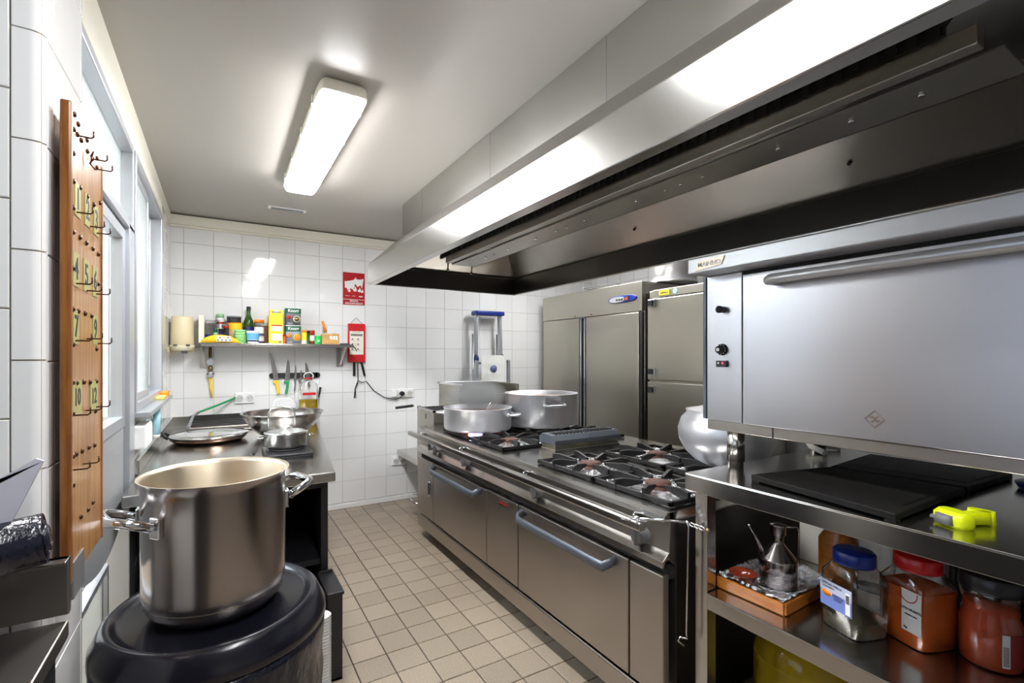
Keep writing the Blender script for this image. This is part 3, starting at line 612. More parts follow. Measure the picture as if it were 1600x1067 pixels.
M().prism([(.613,1.199),(.606,1.206),(.600,1.202),(.594,1.208),(.590,1.204),(.600,1.196),(.605,1.200)],1.5488,1.55,'x').prism([(.587,1.195),(.594,1.188),(.600,1.192),(.606,1.186),(.610,1.190),(.600,1.198),(.595,1.194)],1.5488,1.55,'x').build('etched_arrows','steel_v',dd)
M().tube([(1.556,1.0,1.119),(1.556,1.0,1.119+.001)],.004,8).build('screw','chrome',O)

# griddle plates
def plate(poly, z, label, tilt):
    cx = sum(p[0] for p in poly)/4; cy = sum(p[1] for p in poly)/4
    t = thing('griddle_plate', label, 'griddle plate', (cx,cy,tz), 'black griddle plates')
    M().prism(poly, z, z+.018).build('plate', 'griddle', t, bevel=.003)
    for p in poly: M().box(p[0]*.93+cx*.07-.012,p[0]*.93+cx*.07+.012,p[1]*.93+cy*.07-.012,p[1]*.93+cy*.07+.012,tz,z).build('foot','griddle',t)
    q = M().prism([(p[0]*.6+cx*.4+.0,p[1]*.9+cy*.1) for p in poly], z+.018, z+.0195); q.build('surface','griddle',t); return t
plate([(1.47,.90),(1.40,.50),(1.85,.50),(1.80,.83)], tz+.004, 'black cast iron griddle plate on the table, nearer the front edge', 0)
plate([(1.815,.83),(1.865,.50),(2.21,.485),(2.18,.86)], tz+.004, 'black cast iron griddle plate on the table, further back under the oven', 0)
# yellow box cutter
t = thing('hand_tool', 'neon yellow and grey plastic hand tool lying on the table edge', 'tool', (1.53,.415,tz))
rz = Matrix.Rotation(R(-28),3,'Z')
M().loft([(0,.022,.034,3),(.008,.025,.038,3),(.026,.025,.038,3),(.036,.016,.03,3)],(1.50,.425,tz),28,mtx=rz).loft([(.004,.034,.013,3),(.03,.03,.011,3)],(1.555,.40,tz),24,mtx=rz).loft([(.0,.014,.026,3),(.03,.013,.024,3)],(1.585,.40,tz),20).build('body','lime',t)
M().loft([(0,.012,.02,3),(.022,.011,.018,3)],(1.478,.435,tz+.006),20,mtx=rz).build('nose','dgrey',t)
M().box(1.483,1.512,.452,.4635,tz+.012,tz+.018).build('stripe','dgrey',t)
o = M().loft([(0,.07,.09,2.5),(.02,.08,.1,2.5),(.03,.05,.06,2)],(2.12,.36,tz),28).build('dish_cloth','navy',loc=(2.12,.36,tz)); tag(o,'folded dark teal cloth at the right end of the table','cloth')
o = M().tube([(2.10,.98,tz+.012),(2.12,1.04,tz+.025),(2.17,1.075,tz+.03),(2.235,1.07,tz+.02),(2.27,1.0,tz+.012)],.012,8).build('rolled_cloth','paper',loc=(2.15,1.05,tz)); tag(o,'thin crumpled beige cloth around the rear oven leg','cloth')

# tray with foil, cup and oil can
zs_ = .591
T_ = thing('wooden_tray', 'orange wooden box tray lined with crumpled foil on the shelf', 'tray', (1.6,.9,zs_))
a, b, c, d = (1.455,1.005), (1.462,.792), (1.76,.80), (1.75,1.005)
def side(p, q_, nm='side'):
    p, q_ = Vector((*p,0)), Vector((*q_,0)); dv = q_-p; mt = Matrix.Rotation(math.atan2(dv.y,dv.x),3,'Z'); cc = (p+q_)/2
    M().obox((cc.x,cc.y,zs_+.021),(dv.length,.012,.036),mt).build(nm,'traywood',T_,bevel=.002)
side(a,b); side(b,c); side(c,d); side(d,a); M().prism([a,b,c,d],zs_,zs_+.006).build('base','traywood',T_)
fo = M(); N = 34; vs = []
for i in range(N+1):
    for j in range(N+1):
        u, v = i/N, j/N; x = 1.452+(1.762-1.452)*u; y = .79+.218*v; e = min(u,1-u,v,1-v)
        z = zs_+ (.043 if e < .05 else (.034 if e < .09 else .014)) + random.random()*(.01 if e < .12 else .003)
        vs.append((x+random.uniform(-.002,.002), y+random.uniform(-.002,.002), z))
fo.add(vs,[(i*(N+1)+j,(i+1)*(N+1)+j,(i+1)*(N+1)+j+1,i*(N+1)+j+1) for i in range(N) for j in range(N)]); fo.build('foil_lining','foil',T_)
t = thing('clay_cup', 'small brown glazed clay bowl on the foil lined tray', 'bowl', (1.515,.955,zs_+.018))
M().lathe(shell(.031,.042,.038,.004,.002,.006),(1.515,.955,zs_+.018),32).build('bowl','clay',t)
CN = (1.615,.895,zs_+.018)
t = thing('oil_can', 'stainless steel oil can with conical shoulder and thin spout', 'oil can', CN)
M().lathe([(1e-4,0),(.052,0),(.056,.004),(.056,.085),(.054,.09),(.018,.135),(.016,.142),(.016,.16),(.023,.168),(.023,.195),(.025,.196),(.025,.199),(1e-4,.2)],CN,48).build('body','pot',t)
M().lathe([(.0565,.084),(.058,.087),(.0565,.09)],CN,48).build('seam_ring','steel_h',t)
e = Vector((-.75,.5,0)).normalized()
M().tube([Vector(CN)+e*.05+Vector((0,0,.10)),Vector(CN)+e*.068+Vector((0,0,.145)),Vector(CN)+e*.095+Vector((0,0,.195))],[.007,.005,.003],12).build('spout','pot',t)
e = Vector((.75,-.5,0)).normalized(); B0 = Vector(CN)
M().tube([B0+e*.022+Vector((0,0,.19)),B0+e*.06+Vector((0,0,.192)),B0+e*.066+Vector((0,0,.18)),B0+e*.064+Vector((0,0,.09)),B0+e*.056+Vector((0,0,.05))],.0035,8).build('handle','pot',t)

# spice jars
def jar(label, c, hx, hy, h, fill, fm_, lidm, rot, lidr, handle=False, p=5, group='spice jars on the shelf', neck=True):
    t = thing('spice_jar', label, 'jar', c, group); mt = Matrix.Rotation(rot,3,'Z')
    M().loft([(0,hx*.94,hy*.94,p),(.006,hx,hy,p),(h*.55,hx,hy,p),(h*.70,hx*.99,hy*.99,p),(h*.80,lidr*1.02,lidr*1.0,3),(h*.86,lidr*.93,lidr*.93,2)],c,48,mtx=mt).build('jar_body','clear',t)
    M().loft([(.004,hx*.90,hy*.9,p),(fill*.5,hx*.95,hy*.95,p),(fill,hx*.95,hy*.95,p)],c,48,mtx=mt).build('contents',fm_,t)
    M().lathe([(1e-4,h*.84),(lidr,h*.84),(lidr*1.02,h*.86),(lidr,h*.985),(lidr*.95,h),(1e-4,h)],c,48).build('lid',lidm,t)
    if handle:
        hp_ = [Vector(c)+mt@Vector(v) for v in ((hx*.9,-hy*.5,h*.62),(hx*1.25,-hy*.62,h*.6),(hx*1.3,-hy*.65,h*.3),(hx*.95,-hy*.5,h*.12))]
        M().tube(hp_,.008,10).build('grip','clear',t)
    return t, mt
# camera-facing side of the jars is their -x/-y side
ang = R(-18)
j1, mt = jar('square clear spice jar with blue lid and blue paella label, dried herbs inside', (1.565,.655,zs_), .062, .062, .225, .045, 'herbs', 'blue', ang, .050, True)
def label_on(t, c, mt, hx, fx, y0_, y1_, z0_, z1_, m, nm='paper_label'):
    q = M(); k = -1
    cs = [Vector(c)+mt@Vector(v) for v in ((-hx-.0008,y0_,z0_),(-hx-.0008,y1_,z0_),(-hx-.0008,y1_,z1_),(-hx-.0008,y0_,z1_),(-hx-.002,y0_,z0_),(-hx-.002,y1_,z0_),(-hx-.002,y1_,z1_),(-hx-.002,y0_,z1_))]
    q.add(cs,[(0,1,2,3),(4,5,6,7),(0,1,5,4),(1,2,6,5),(2,3,7,6),(3,0,4,7)]); return q.build(nm,m,t)
rt = mt@Vector((0,-1,0)); up = (0,0,1); c = (1.565,.655,zs_)
blab = mat('label_blue', (.16,.22,.55), .5)
lb = label_on(j1, c, mt, .062, 0, -.048, .048, .062, .135, blab)
P = lambda x, y, z: Vector(c)+mt@Vector((x,y,z))
label_on(j1, c, mt, .0632, 0, -.048, .048, .105, .135, mat('label_pale',(.5,.53,.68),.5), 'label_band')
text('ESPECIAL PAELLA', 'label_text', 'ink', lb, P(-.0665,.010,.127), rt, up, .0080, ext=.0002)
text('CONDIMENTO', 'label_text', 'ink', lb, P(-.0665,.02,.118), rt, up, .0055, ext=.0002)
text('Peso neto\nConservar en lugar\nfresco y seco\nIngredientes', 'label_text', 'ink', lb, P(-.0665,-.008,.098), rt, up, .0045, ext=.0002)
q = M().lathe([(1e-4,0),(.014,0),(.014,.001),(1e-4,.001)],P(-.0645,.027,.1),24,sy=1.,mtx=mt@Matrix.Rotation(R(-90),3,'Y')@Matrix.Diagonal((.62,1,1))); q.build('paella_picture','orange',lb)
q = M().lathe([(1e-4,0),(.0165,0),(.0165,.0006),(1e-4,.0006)],P(-.0642,.027,.1),24,mtx=mt@Matrix.Rotation(R(-90),3,'Y')@Matrix.Diagonal((.66,1,1))); q.build('picture_plate','white',lb)
label_on(j1, c, mt, .064, 0, -.045, -.031, .066, .125, 'white', 'barcode_panel'); 
for k in range(8): label_on(j1, c, mt, .0655, 0, -.043, -.033, .098+.003*k, .0993+.003*k, 'ink', 'bar')
c2 = (1.662,.545,zs_)
j2, mt2 = jar('square clear jar of bright orange colouring powder with red lid', c2, .066, .066, .232, .15, 'powder', 'redp', R(-20), .052)
P2 = lambda x, y, z: Vector(c2)+mt2@Vector((x,y,z))
lb2 = label_on(j2, c2, mt2, .066, 0, -.062, -.012, .045, .155, mat('label_grey_white',(.62,.6,.58),.5)); rt2 = mt2@Vector((0,-1,0))
q = M()
for k in range(28):
    a0, a1 = pi+pi*k/28-.2, pi+pi*(k+1)/28-.2; cy_, cz_ = -.03, .148
    q.add([P2(-.069,cy_+.024*cos(a),cz_+.026*sin(a)) for a in (a0,a1)]+[P2(-.069,cy_+.0215*cos(a),cz_+.0235*sin(a)) for a in (a1,a0)],[(0,1,2,3)])
q.build('red_arc','redp',lb2)
text('COLORANTE','label_text','ink',lb2,P2(-.0692,-.037,.105),rt2,up,.0088,ext=.0002,bold=.0002); text('ALIMENTARIO','label_text','ink',lb2,P2(-.0692,-.037,.091),rt2,up,.005,ext=.0002,bold=.0002); text('1kg','label_text','ink',lb2,P2(-.0692,-.022,.055),rt2,up,.007,ext=.0002,bold=.0003)
c3 = (1.70,.412,zs_)
t = thing('spice_jar','round waisted jar of dark red paprika with a black lid, rightmost','jar',c3,'spice jars on the shelf')
M().lathe([(1e-4,0),(.056,0),(.061,.008),(.061,.11),(.052,.135),(.052,.15),(.058,.17),(.058,.185),(.05,.195)],c3,48).build('jar_body','clear',t)
M().lathe([(1e-4,.003),(.054,.003),(.059,.01),(.059,.108),(.0505,.134),(.0505,.15),(.0505,.155),(1e-4,.157)],c3,48).build('contents','paprika',t)
M().lathe([(1e-4,.185),(.058,.185),(.06,.19),(.059,.222),(.055,.226),(1e-4,.226)],c3,48).build('lid','black',t)
def band(c_, r, a0, a1, z0_, z1_, n_=14):
    q = M(); vs = []
    for k in range(n_+1):
        a = a0+(a1-a0)*k/n_; vs += [(c_[0]+r*cos(a),c_[1]+r*sin(a),c_[2]+z0_),(c_[0]+r*cos(a),c_[1]+r*sin(a),c_[2]+z1_)]
    q.add(vs,[(2*k,2*k+2,2*k+3,2*k+1) for k in range(n_)],True); return q
band(c3,.0618,R(226),R(262),.02,.10).build('red_label',mat('label_red',(.2,.01,.01),.4),t); band(c3,.0623,R(212),R(226),.02,.10,6).build('white_strip',mat('label_grey',(.55,.55,.53),.5),t)
for k in range(12): band(c3,.0627,R(213.5),R(224),.025+.004*k,.027+.004*k,4).build('bar','ink',t)
t.rotation_euler[2] = 0
# things further back on the shelf
for k,(x,y,h_,m_,lab) in enumerate([(1.80,.80,.23,'traywood','dark brown tall bottle at the back of the shelf, left of the jars'),(1.90,.74,.26,'clear','tall clear plastic jar at the back behind the blue lidded jar'),(2.0,.62,.25,'clear','clear wrapped package jar at the back behind the red lidded jar')]):
    t = thing('storage_jar', lab, 'jar', (x,y,zs_)); M().lathe([(1e-4,0),(.05,0),(.055,.01),(.055,h_*.7),(.035,h_*.85),(.035,h_)],(x,y,zs_),28).build('body',m_,t); M().lathe([(1e-4,h_),(.038,h_),(.038,h_+.03),(1e-4,h_+.03)],(x,y,zs_),24).build('lid','grey',t)
o = M().box(1.93,1.95,.85,.99,zs_,zs_+.30).build('cutting_board','paper',loc=(1.94,.92,zs_),bevel=.004); tag(o,'upright pale board standing behind the oil can','board')
# demijohn on the bottom shelf
DJ = (1.76,.90,.125)
t = thing('oil_carboy', 'big ribbed carboy of yellow oil on the bottom shelf', 'bottle', DJ)
prof = [(1e-4,0),(.12,0),(.138,.02)]
for k in range(14): prof += [(.140,.03+.012*k),(.144,.036+.012*k)]
prof += [(.142,.20),(.13,.24),(.10,.275),(.065,.295),(.035,.305),(.033,.345)]
M().lathe(prof,DJ,56).build('body','oil',t); M().lathe([(1e-4,.345),(.038,.345),(.038,.375),(1e-4,.375)],DJ,24).build('cap','yplast',t)
t = thing('coiled_hose', 'dark ribbed spiral vessel behind the yellow carboy', 'hose', (1.98,1.0,.125))
q = M()
q.tube([(2.05+.12*cos(a*.5),.80+.0*a+.12*sin(a*.5),.14+.0045*a) for a in range(0,76)],.012,8); q.build('coil','grey',t)

# hanging rod and hook at the range corner
t = thing('hanging_hook', 'long thin steel poker hook hanging from a chain by the range corner', 'hook', (1.36,1.04,.82))
M().tube([(1.24,1.15,.815),(1.30,1.10,.815),(1.358,1.045,.812)],.0045,8).build('rod','chrome',t)
M().tube([(1.352,1.05,.82),(1.355,1.045,.80),(1.352,1.047,.6),(1.350,1.049,.44),(1.352,1.047,.425),(1.335,1.062,.428),(1.330,1.066,.415),(1.345,1.055,.40)],.0032,8).build('hook','chrome',t)
for k in range(6):
    p = Vector((1.20+.010*k,1.18-.008*k,.812)); M().tube([p+Vector((.011*cos(a)*.8,-.011*cos(a)*.6,.005*sin(a))) if k%2 else p+Vector((.011*cos(a)*.8+.004*sin(a),-.011*cos(a)*.6+.004*sin(a),0)) for a in [2*pi*i/10 for i in range(11)]],.0018,6).build('chain_link','chrome',t)
for k in range(3):
    p = Vector((1.368,1.04-.018*k,.805)); M().tube([p+Vector((0,.010*cos(a),.006*sin(a))) for a in [2*pi*i/10 for i in range(11)]],.0022,6).build('chain_link','chrome',t)
M().ball((1.374,.985,.802),.008,.008,.008,10,6).build('bolt','brass',t)

# ------------------------------------------------------------------ left worktop and its cabinet
K = thing('worktop', 'grey stainless worktop with low upstand along the back and left walls', 'worktop', (.1,3.3,.8))
poly = [(XL+.012,2.24),(.457,2.24),(.71,YB-.012),(XL+.012,YB-.012)]
M().prism(poly,.795,.84).build('top','top',K,bevel=.004)
M().box(XL+.006,.70,YB-.03,YB-.006,.84,.905).box(XL+.006,XL+.022,2.62,YB-.03,.84,.905).build('upstand','steel_h',K,bevel=.002)
C_ = thing('open_cabinet', 'black open-shelf cabinet carrying the left worktop', 'cabinet', (.1,3.2,0))
M().box(-.22,-.19,2.32,4.25,.0,.79).build('side','black',C_); M().prism([(.405,2.30),(.435,2.30),(.64,4.25),(.60,4.25)],0,.79).build('side','black',C_)
for z in (.05,.40): M().prism([(-.19,2.32),(.405,2.32),(.60,4.25),(-.19,4.25)],z,z+.025).build('shelf','black',C_)
M().box(-.19,.60,4.22,4.25,.0,.79).build('back','black',C_); M().box(-.19,.41,2.30,2.32,.76,.79).build('rail','black',C_)

# black gas hob plate, saucepan, wok, covered pan
t = thing('portable_hob', 'small black square hob under the saucepan', 'hob', (.315,2.80,.84))
M().box(.20,.43,2.66,2.94,.84,.862).build('plate','black',t,bevel=.006); M().lathe([(.07,.022),(.09,.022),(.09,.03),(.07,.03)],(.315,2.82,.84),32).build('ring','blackm',t)
t = pot('saucepan','small shiny saucepan with a steel lid on the black hob',(.315,2.84,.87),.108,.082,'steel_v',(),None,None)
M().lathe([(.106,.083),(.09,.09),(.03,.096),(1e-4,.097)],(.315,2.84,.87),48).build('lid','frost',t)
M().lathe([(.112,.078),(.113,.084),(.106,.088)],(.315,2.84,.87),48).build('lid_rim','chrome',t)
M().tube([(.285,2.84,.965),(.29,2.84,.985),(.315,2.84,.992),(.34,2.84,.985),(.345,2.84,.965)],.005,8).build('lid_handle','chrome',t)
for s in (-1,1): arch_handle(M(),(.315,2.84,.87),R(0 if s>0 else 180),.108,.06,.03,.03,t=.0035).build('handle','chrome',t)
WK = (.368,3.478,.845)
t = thing('wok_bowl','large wide stainless wok bowl with two wire loop handles','bowl',WK)
M().lathe([(1e-4,0),(.10,0),(.15,.012),(.20,.06),(.235,.11),(.25,.143),(.258,.146),(.258,.15),(.248,.149),(.232,.112),(.197,.064),(.147,.018),(1e-4,.006)],WK,64).build('bowl','steel_v',t)
def loop(c_, ang_, r, z, w_, hh):
    e_ = Vector((cos(ang_),sin(ang_),0)); n_ = Vector((-sin(ang_),cos(ang_),0)); b_ = Vector(c_)+e_*r+Vector((0,0,z))
    return M().tube([b_-n_*w_-Vector((0,0,.03)), b_-n_*w_+Vector((0,0,hh*.6)), b_-n_*w_*.8+Vector((0,0,hh*.88)), b_-n_*w_*.4+Vector((0,0,hh)), b_+n_*w_*.4+Vector((0,0,hh)), b_+n_*w_*.8+Vector((0,0,hh*.88)), b_+n_*w_+Vector((0,0,hh*.6)), b_+n_*w_-Vector((0,0,.03))],.0045,8)
loop(WK,R(-98),.253,.12,.075,.085).build('handle','chrome',t); loop(WK,R(82),.245,.13,.075,.09).build('handle','chrome',t)
PN = (-.06,3.48,.84)
t = thing('shallow_pan','wide shallow copper-based pan under a flat glossy lid, left of the wok','pan',PN)
M().lathe([(1e-4,0),(.17,0),(.195,.008),(.21,.02),(.216,.036),(.222,.038),(.21,.038),(.19,.016),(1e-4,.01)],PN,64).build('pan','copper',t)
M().lathe([(.221,.038),(.224,.042),(.218,.046),(.16,.050),(1e-4,.054)],PN,64).build('lid','chrome',t)
M().tube([(-.27,3.42,.875),(-.30,3.43,.90),(-.31,3.47,.905),(-.30,3.51,.90),(-.27,3.53,.875)],.011,8).build('handle','black',t)
t = thing('table_griddle','low steel gas griddle with dark rear guard against the back wall','griddle',(-.02,4.05,.84))
M().box(-.20,.38,3.86,4.30,.845,.875).build('body','range',t,bevel=.004); M().box(-.20,.38,4.28,4.30,.875,.915).build('rear_guard','blackm',t)
for k in range(6): M().box(-.18,.36,3.90+.055*k,3.92+.055*k,.875,.88).build('bar','iron',t)
t = thing('bread_knife','thin dark knife lying on the worktop beside the hob','knife',(.17,2.9,.84)); M().obox((.165,2.95,.845),(.012,.20,.006),Matrix.Rotation(R(-6),3,'Z')).build('blade','blackm',t)
t = thing('sponge_sill','orange and yellow sponges on the window sill','sponge',(-.31,3.45,1.12)); M().box(-.325,-.28,3.55,3.66,1.12,1.15).build('sponge','orange',t,bevel=.006)
t = thing('sponge','yellow scouring sponge on the window sill, left of the orange one','sponge',(-.3,3.38,1.12)); M().box(-.325,-.28,3.30,3.44,1.12,1.138).build('foam',mat('yellow_sponge',(.7,.55,.15),.8),t,bevel=.006)
t = thing('hanging_brush','pale blue plastic tube hanging below the window sill','brush',(-.3,3.25,1.0)); M().tube([(-.31,3.25,1.09),(-.31,3.25,.93)],.018,12).build('tube',mat('pale_blue_plastic',(.35,.6,.7),.3),t); M().ball((-.31,3.25,.93),.018,.018,.02,12,8).build('tip','white',t)

# hose from the socket
t = thing('green_cord','green and white cable drooping from the double socket to the pan','cord',(.05,4.3,1.0))
pts = [(.105,4.35,1.035),(.07,4.33,1.02),(-.03,4.25,.985),(-.14,4.12,.955),(-.17,4.02,.94),(-.175,3.85,.92),(-.185,3.7,.90)]
M().tube(pts[:4],.008,8).build('green_length','gplast',t); M().tube(pts[3:],.010,8).build('grey_length','grey',t)

# ------------------------------------------------------------------ sockets
def sockets(x, z, wd, hg, n_, label, ndark=()):
    t = thing('wall_socket', label, 'socket', (x+wd/2,YB-.01,z))
    M().box(x,x+wd,YB-.022,YB-.006,z,z+hg).build('plate','white',t,bevel=.006)
    for k in range(n_):
        cx_ = x+wd*(k+.5)/n_; rx_ = Matrix.Rotation(R(90),3,'X')
        s_ = M().lathe([(hg*.30,0),(hg*.36,0),(hg*.36,.003),(hg*.30,.003)],(cx_,YB-.022,z+hg/2),24,mtx=rx_).build('ring','white',t)
        if k in ndark: M().cyl((cx_,YB-.06,z+hg/2),(cx_,YB-.02,z+hg/2),hg*.25,16).build('plug','black',t)
        else:
            M().lathe([(1e-4,.0008),(hg*.29,.0008)],(cx_,YB-.0225,z+hg/2),24,mtx=rx_).build('recess',mat('socket_recess',(.55,.55,.53),.4),s_)
            for dx in (-1,1): M().cyl((cx_+dx*hg*.12,YB-.0245,z+hg/2),(cx_+dx*hg*.12,YB-.022,z+hg/2),.0035,8).build('hole','ink',s_)
    return t
sockets(.10,.985,.145,.09,2,'white double wall socket above the left worktop, behind the shallow pan')
sockets(1.455,.975,.165,.082,2,'white double socket on the tiles with one black plug in it',(0,))
sockets(1.405,.335,.15,.082,2,'white double socket low on the back wall beside the low table')
o = M().box(1.395,1.452,YB-.04,YB-.006,.985,1.055).build('transformer','white',loc=(1.42,YB-.02,1.0),bevel=.005); tag(o,'square white adapter box beside the plugged double socket','adapter')
t = thing('wall_plug','black plug and lead on the tiles right of the step ladder','plug',(2.64,YB,1.05)); M().cyl((2.62,YB-.05,1.07),(2.62,YB-.006,1.07),.028,16).build('plug','black',t); M().tube([(2.62,YB-.045,1.07),(2.68,YB-.05,1.04),(2.72,YB-.05,.9)],.005,8).build('lead','black',t)
t = thing('wall_socket','ribbed white double switch box on the left wall below the window','socket',(-.32,2.78,1.0))
M().box(-.335,-.285,2.60,2.80,.955,1.06).build('plate','white',t,bevel=.008); 
for k in range(4): M().box(-.288,-.281,2.63+.04*k,2.65+.04*k,.965,1.05).build('rib','white',t,bevel=.002)
t = thing('black_cable','thin black cable hanging from the shelf end to the socket','cord',(1.2,YB-.02,1.2))
M().tube([(1.02,4.30,1.47),(1.06,4.33,1.44),(1.08,4.345,1.38),(1.085,4.345,1.15),(1.12,4.345,1.13),(1.16,4.345,1.14),(1.23,4.345,1.05),(1.33,4.345,.985),(1.44,4.345,.96),(1.50,4.33,.99),(1.49,4.31,1.015)],.0045,6).build('lead','black',t)
M().tube([(1.085,4.345,1.15),(1.06,4.345,1.08),(1.05,4.345,.99)],.0045,6).tube([(1.085,4.345,1.13),(1.06,4.345,1.07),(1.065,4.345,.99)],.0035,6).build('loose_end','black',t)

# ------------------------------------------------------------------ wall shelf
SH = thing('wall_shelf','stainless wall shelf on two brackets full of food packs','shelf',(.42,4.25,1.455))
M().box(-.125,.985,4.10,YB-.006,1.462,1.47).box(-.125,.985,4.10,4.106,1.443,1.462).build('board','steel_h',SH,bevel=.0015)
for x in (-.11,.925): M().prism([(4.12,1.443),(YB-.006,1.443),(YB-.006,1.30),(YB-.03,1.29)],x-.008,x+.008,'x').build('bracket','steel_v',SH); 
for x in (-.11,.925): M().box(x-.028,x+.028,YB-.02,YB-.006,1.28,1.443).build('bracket_plate','steel_v',SH)
SZ = 1.470
def simple(name,label,cat,group,builder,loc):
    t = thing(name,label,cat,loc,group); builder(t); return t
GP = 'food packs on the wall shelf'
def tub(name,label,cat,x,y,z,r,h,m,lidm=None,lidh=.012,bands=(),sq=None,taper=1.,mt_=None):
    t = thing(name,label,cat,(x,y,z),GP)
    if sq: M().loft([(0,r*taper,sq*taper,6),(h-lidh,r,sq,6)],(x,y,z),32).build('body',m,t)
    else: M().lathe([(1e-4,0),(r*taper*.97,0),(r*taper,.004),(r,h-lidh),(1e-4,h-lidh)],(x,y,z),32).build('body',m,t)
    if lidm:
        if sq: M().loft([(h-lidh,r*1.03,sq*1.03,6),(h,r*1.03,sq*1.03,6)],(x,y,z),32).build('lid',lidm,t)
        else: M().lathe([(1e-4,h-lidh),(r*1.04,h-lidh),(r*1.04,h-.002),(r,h),(1e-4,h)],(x,y,z),32).build('lid',lidm,t)
    for (z0_,z1_,bm) in bands:
        f = taper+(1-taper)*(z0_+z1_)/2/h
        if sq: M().loft([(z0_,r*(taper+(1-taper)*z0_/h)+.0012,sq*(taper+(1-taper)*z0_/h)+.0012,6),(z1_,r*(taper+(1-taper)*z1_/h)+.0012,sq*(taper+(1-taper)*z1_/h)+.0012,6)],(x,y,z),32,cap=False).build('band',bm,t)
        else: M().lathe([(r*(taper+(1-taper)*z0_/h)+.0012,z0_),(r*(taper+(1-taper)*z1_/h)+.0012,z1_)],(x,y,z),32).build('band',bm,t)
    return t
FX = (1,0,0); FZ = (0,0,1)
o = M().box(-.143,-.106,4.18,4.33,SZ,1.68).build('food_box','paper',loc=(-.125,4.25,SZ),bevel=.004); tag(o,'tall narrow cream box at the left end of the wall shelf','box')
o['group'] = GP
t = tub('water_jug','clear square jug with dark blue base at the left end of the shelf','jug',-.052,4.29,SZ,.048,.19,'clear',None,bands=((0.0,.07,'navy'),),sq=.045)
t = tub('milk_bottle','pale plastic bottle with red neck behind the blue jug','bottle',.0,4.335,SZ,.026,.235,'white','mint',.03,bands=((.155,.17,'redp'),))
t = tub('glass_jar','clear glass jar with dark lid between the blue jug and yellow tub','jar',.035,4.32,SZ,.028,.15,'clear','grey',.02)
t = tub('plastic_tub','cream tub with orange-yellow rim beneath the black tub','tub',.102,4.28,SZ,.052,.165,mat('beige_tub',(.72,.52,.28),.4),'orange',.006,bands=((.105,.158,'yplast'),),taper=.92)
t = tub('plastic_tub','black-sided round tub stacked on the yellow-rimmed tub','tub',.094,4.28,SZ+.165,.050,.052,'ink','grey',.012)
t = tub('spice_jar','tiny jar with red lid in front of the cream tub','jar',.04,4.215,SZ,.017,.135,'ink','redp',.02)
t = tub('spice_jar','small dark purple jar on the shelf left of the red lidded one','jar',.006,4.215,SZ,.018,.112,mat('purple_jar',(.03,.02,.1),.3),'ink',.02)
t = tub('spice_jar','small green-lidded jar nearest the blue jug','jar',-.031,4.215,SZ,.014,.112,'mint','dgreen',.03)
t = thing('flour_bag','plump yellow foil bag lying at the front of the shelf','bag',(0,4.15,SZ),GP)
q = M(); vs = []; NB = 24
for i in range(NB+1):
    u = i/NB; e = max(.04, sin(pi*u)**.45); x = -.13+.258*u
    for k in range(16):
        a = 2*pi*k/16; vs.append((x, 4.152+.036*e*cos(a), SZ+.032*e+.0318*e*sin(a)*(1+.06*sin(9*u+k)) ))
q.add(vs,[(i*16+k,i*16+(k+1)%16,(i+1)*16+(k+1)%16,(i+1)*16+k) for i in range(NB) for k in range(16)],True); q.build('bag',mat('yellow_foil_bag',(.95,.62,.02),.3),t)
M().box(-.025,.07,4.112,4.1145,SZ+.012,SZ+.052).build('printed_patch','paper',t)
for k in range(7): M().lathe([(1e-4,0),(.006,0)],(-.015+.013*k,4.1115,SZ+.022+.018*(k%2)),10,mtx=Matrix.Rotation(R(90),3,'X')).build('print_spot',['dgreen','redp','inkb','lime'][k%4],t)
t = thing('food_container','green and white striped round container at the front of the shelf','container',(.135,4.19,SZ),GP)
for k in range(5): M().lathe([(.040,.021*k),(.0415,.021*k+.002),(.0415,.021*k+.012)],(.135,4.19,SZ),32).build('green_band',mat('band_green',(.25,.62,.15),.35),t) if k < 5 else 0
M().lathe([(1e-4,0),(.040,0),(.040,.106),(1e-4,.106)],(.135,4.19,SZ),32).build('body','mint',t)
t = thing('wine_bottle','dark green glass bottle with black cap on the shelf','bottle',(.198,4.30,SZ),GP)
M().lathe([(1e-4,0),(.036,0),(.038,.004),(.038,.15),(.034,.185),(.018,.225),(.0145,.24),(.0145,.275)],(.198,4.30,SZ),36).build('glass','glassb',t)
M().lathe([(1e-4,.30),(.0165,.30),(.0165,.268)],(.198,4.30,SZ),20).build('cap','black',t); M().lathe([(.0388,.07),(.0388,.135)],(.198,4.30,SZ),32).build('label','navy',t)
t = tub('cream_tub','white and blue round tub in front of the green bottle','tub',.222,4.17,SZ,.046,.098,'white','white',.012,bands=((.03,.08,mat('tub_blue',(.15,.45,.7),.4)),(.014,.026,'navy')),taper=.9)
t = tub('honey_jar','jar with bright orange lid and white blue label','jar',.272,4.275,SZ,.036,.195,'clear','orange',.025,bands=((.02,.135,'white'),(.06,.085,'inkb')))
t = tub('net_bag','dark speckled net bag between orange-lid jar and yellow carton','bag',.322,4.30,SZ,.022,.16,mat('dark_net',(.12,.05,.04),.8),None)
t = thing('starch_carton','tall bright yellow carton printed with red and white panels','carton',(.39,4.24,SZ),GP)
M().box(.345,.443,4.205,4.26,SZ,1.745).build('box','yellow',t,bevel=.002)
M().box(.338,.352,4.215,4.275,SZ,1.70).build('inner_flap',mat('carton_side',(.7,.5,.02),.5),t)
M().box(.357,.437,4.2035,4.2050,SZ+.145,SZ+.155).build('red_stripe','redp',t); M().box(.357,.437,4.2035,4.205,SZ+.105,SZ+.143).build('white_panel','paper',t); M().box(.357,.437,4.2035,4.205,SZ+.028,SZ+.082).build('white_panel','paper',t); M().box(.378,.410,4.2035,4.205,1.722,1.742).build('white_flag','white',t)
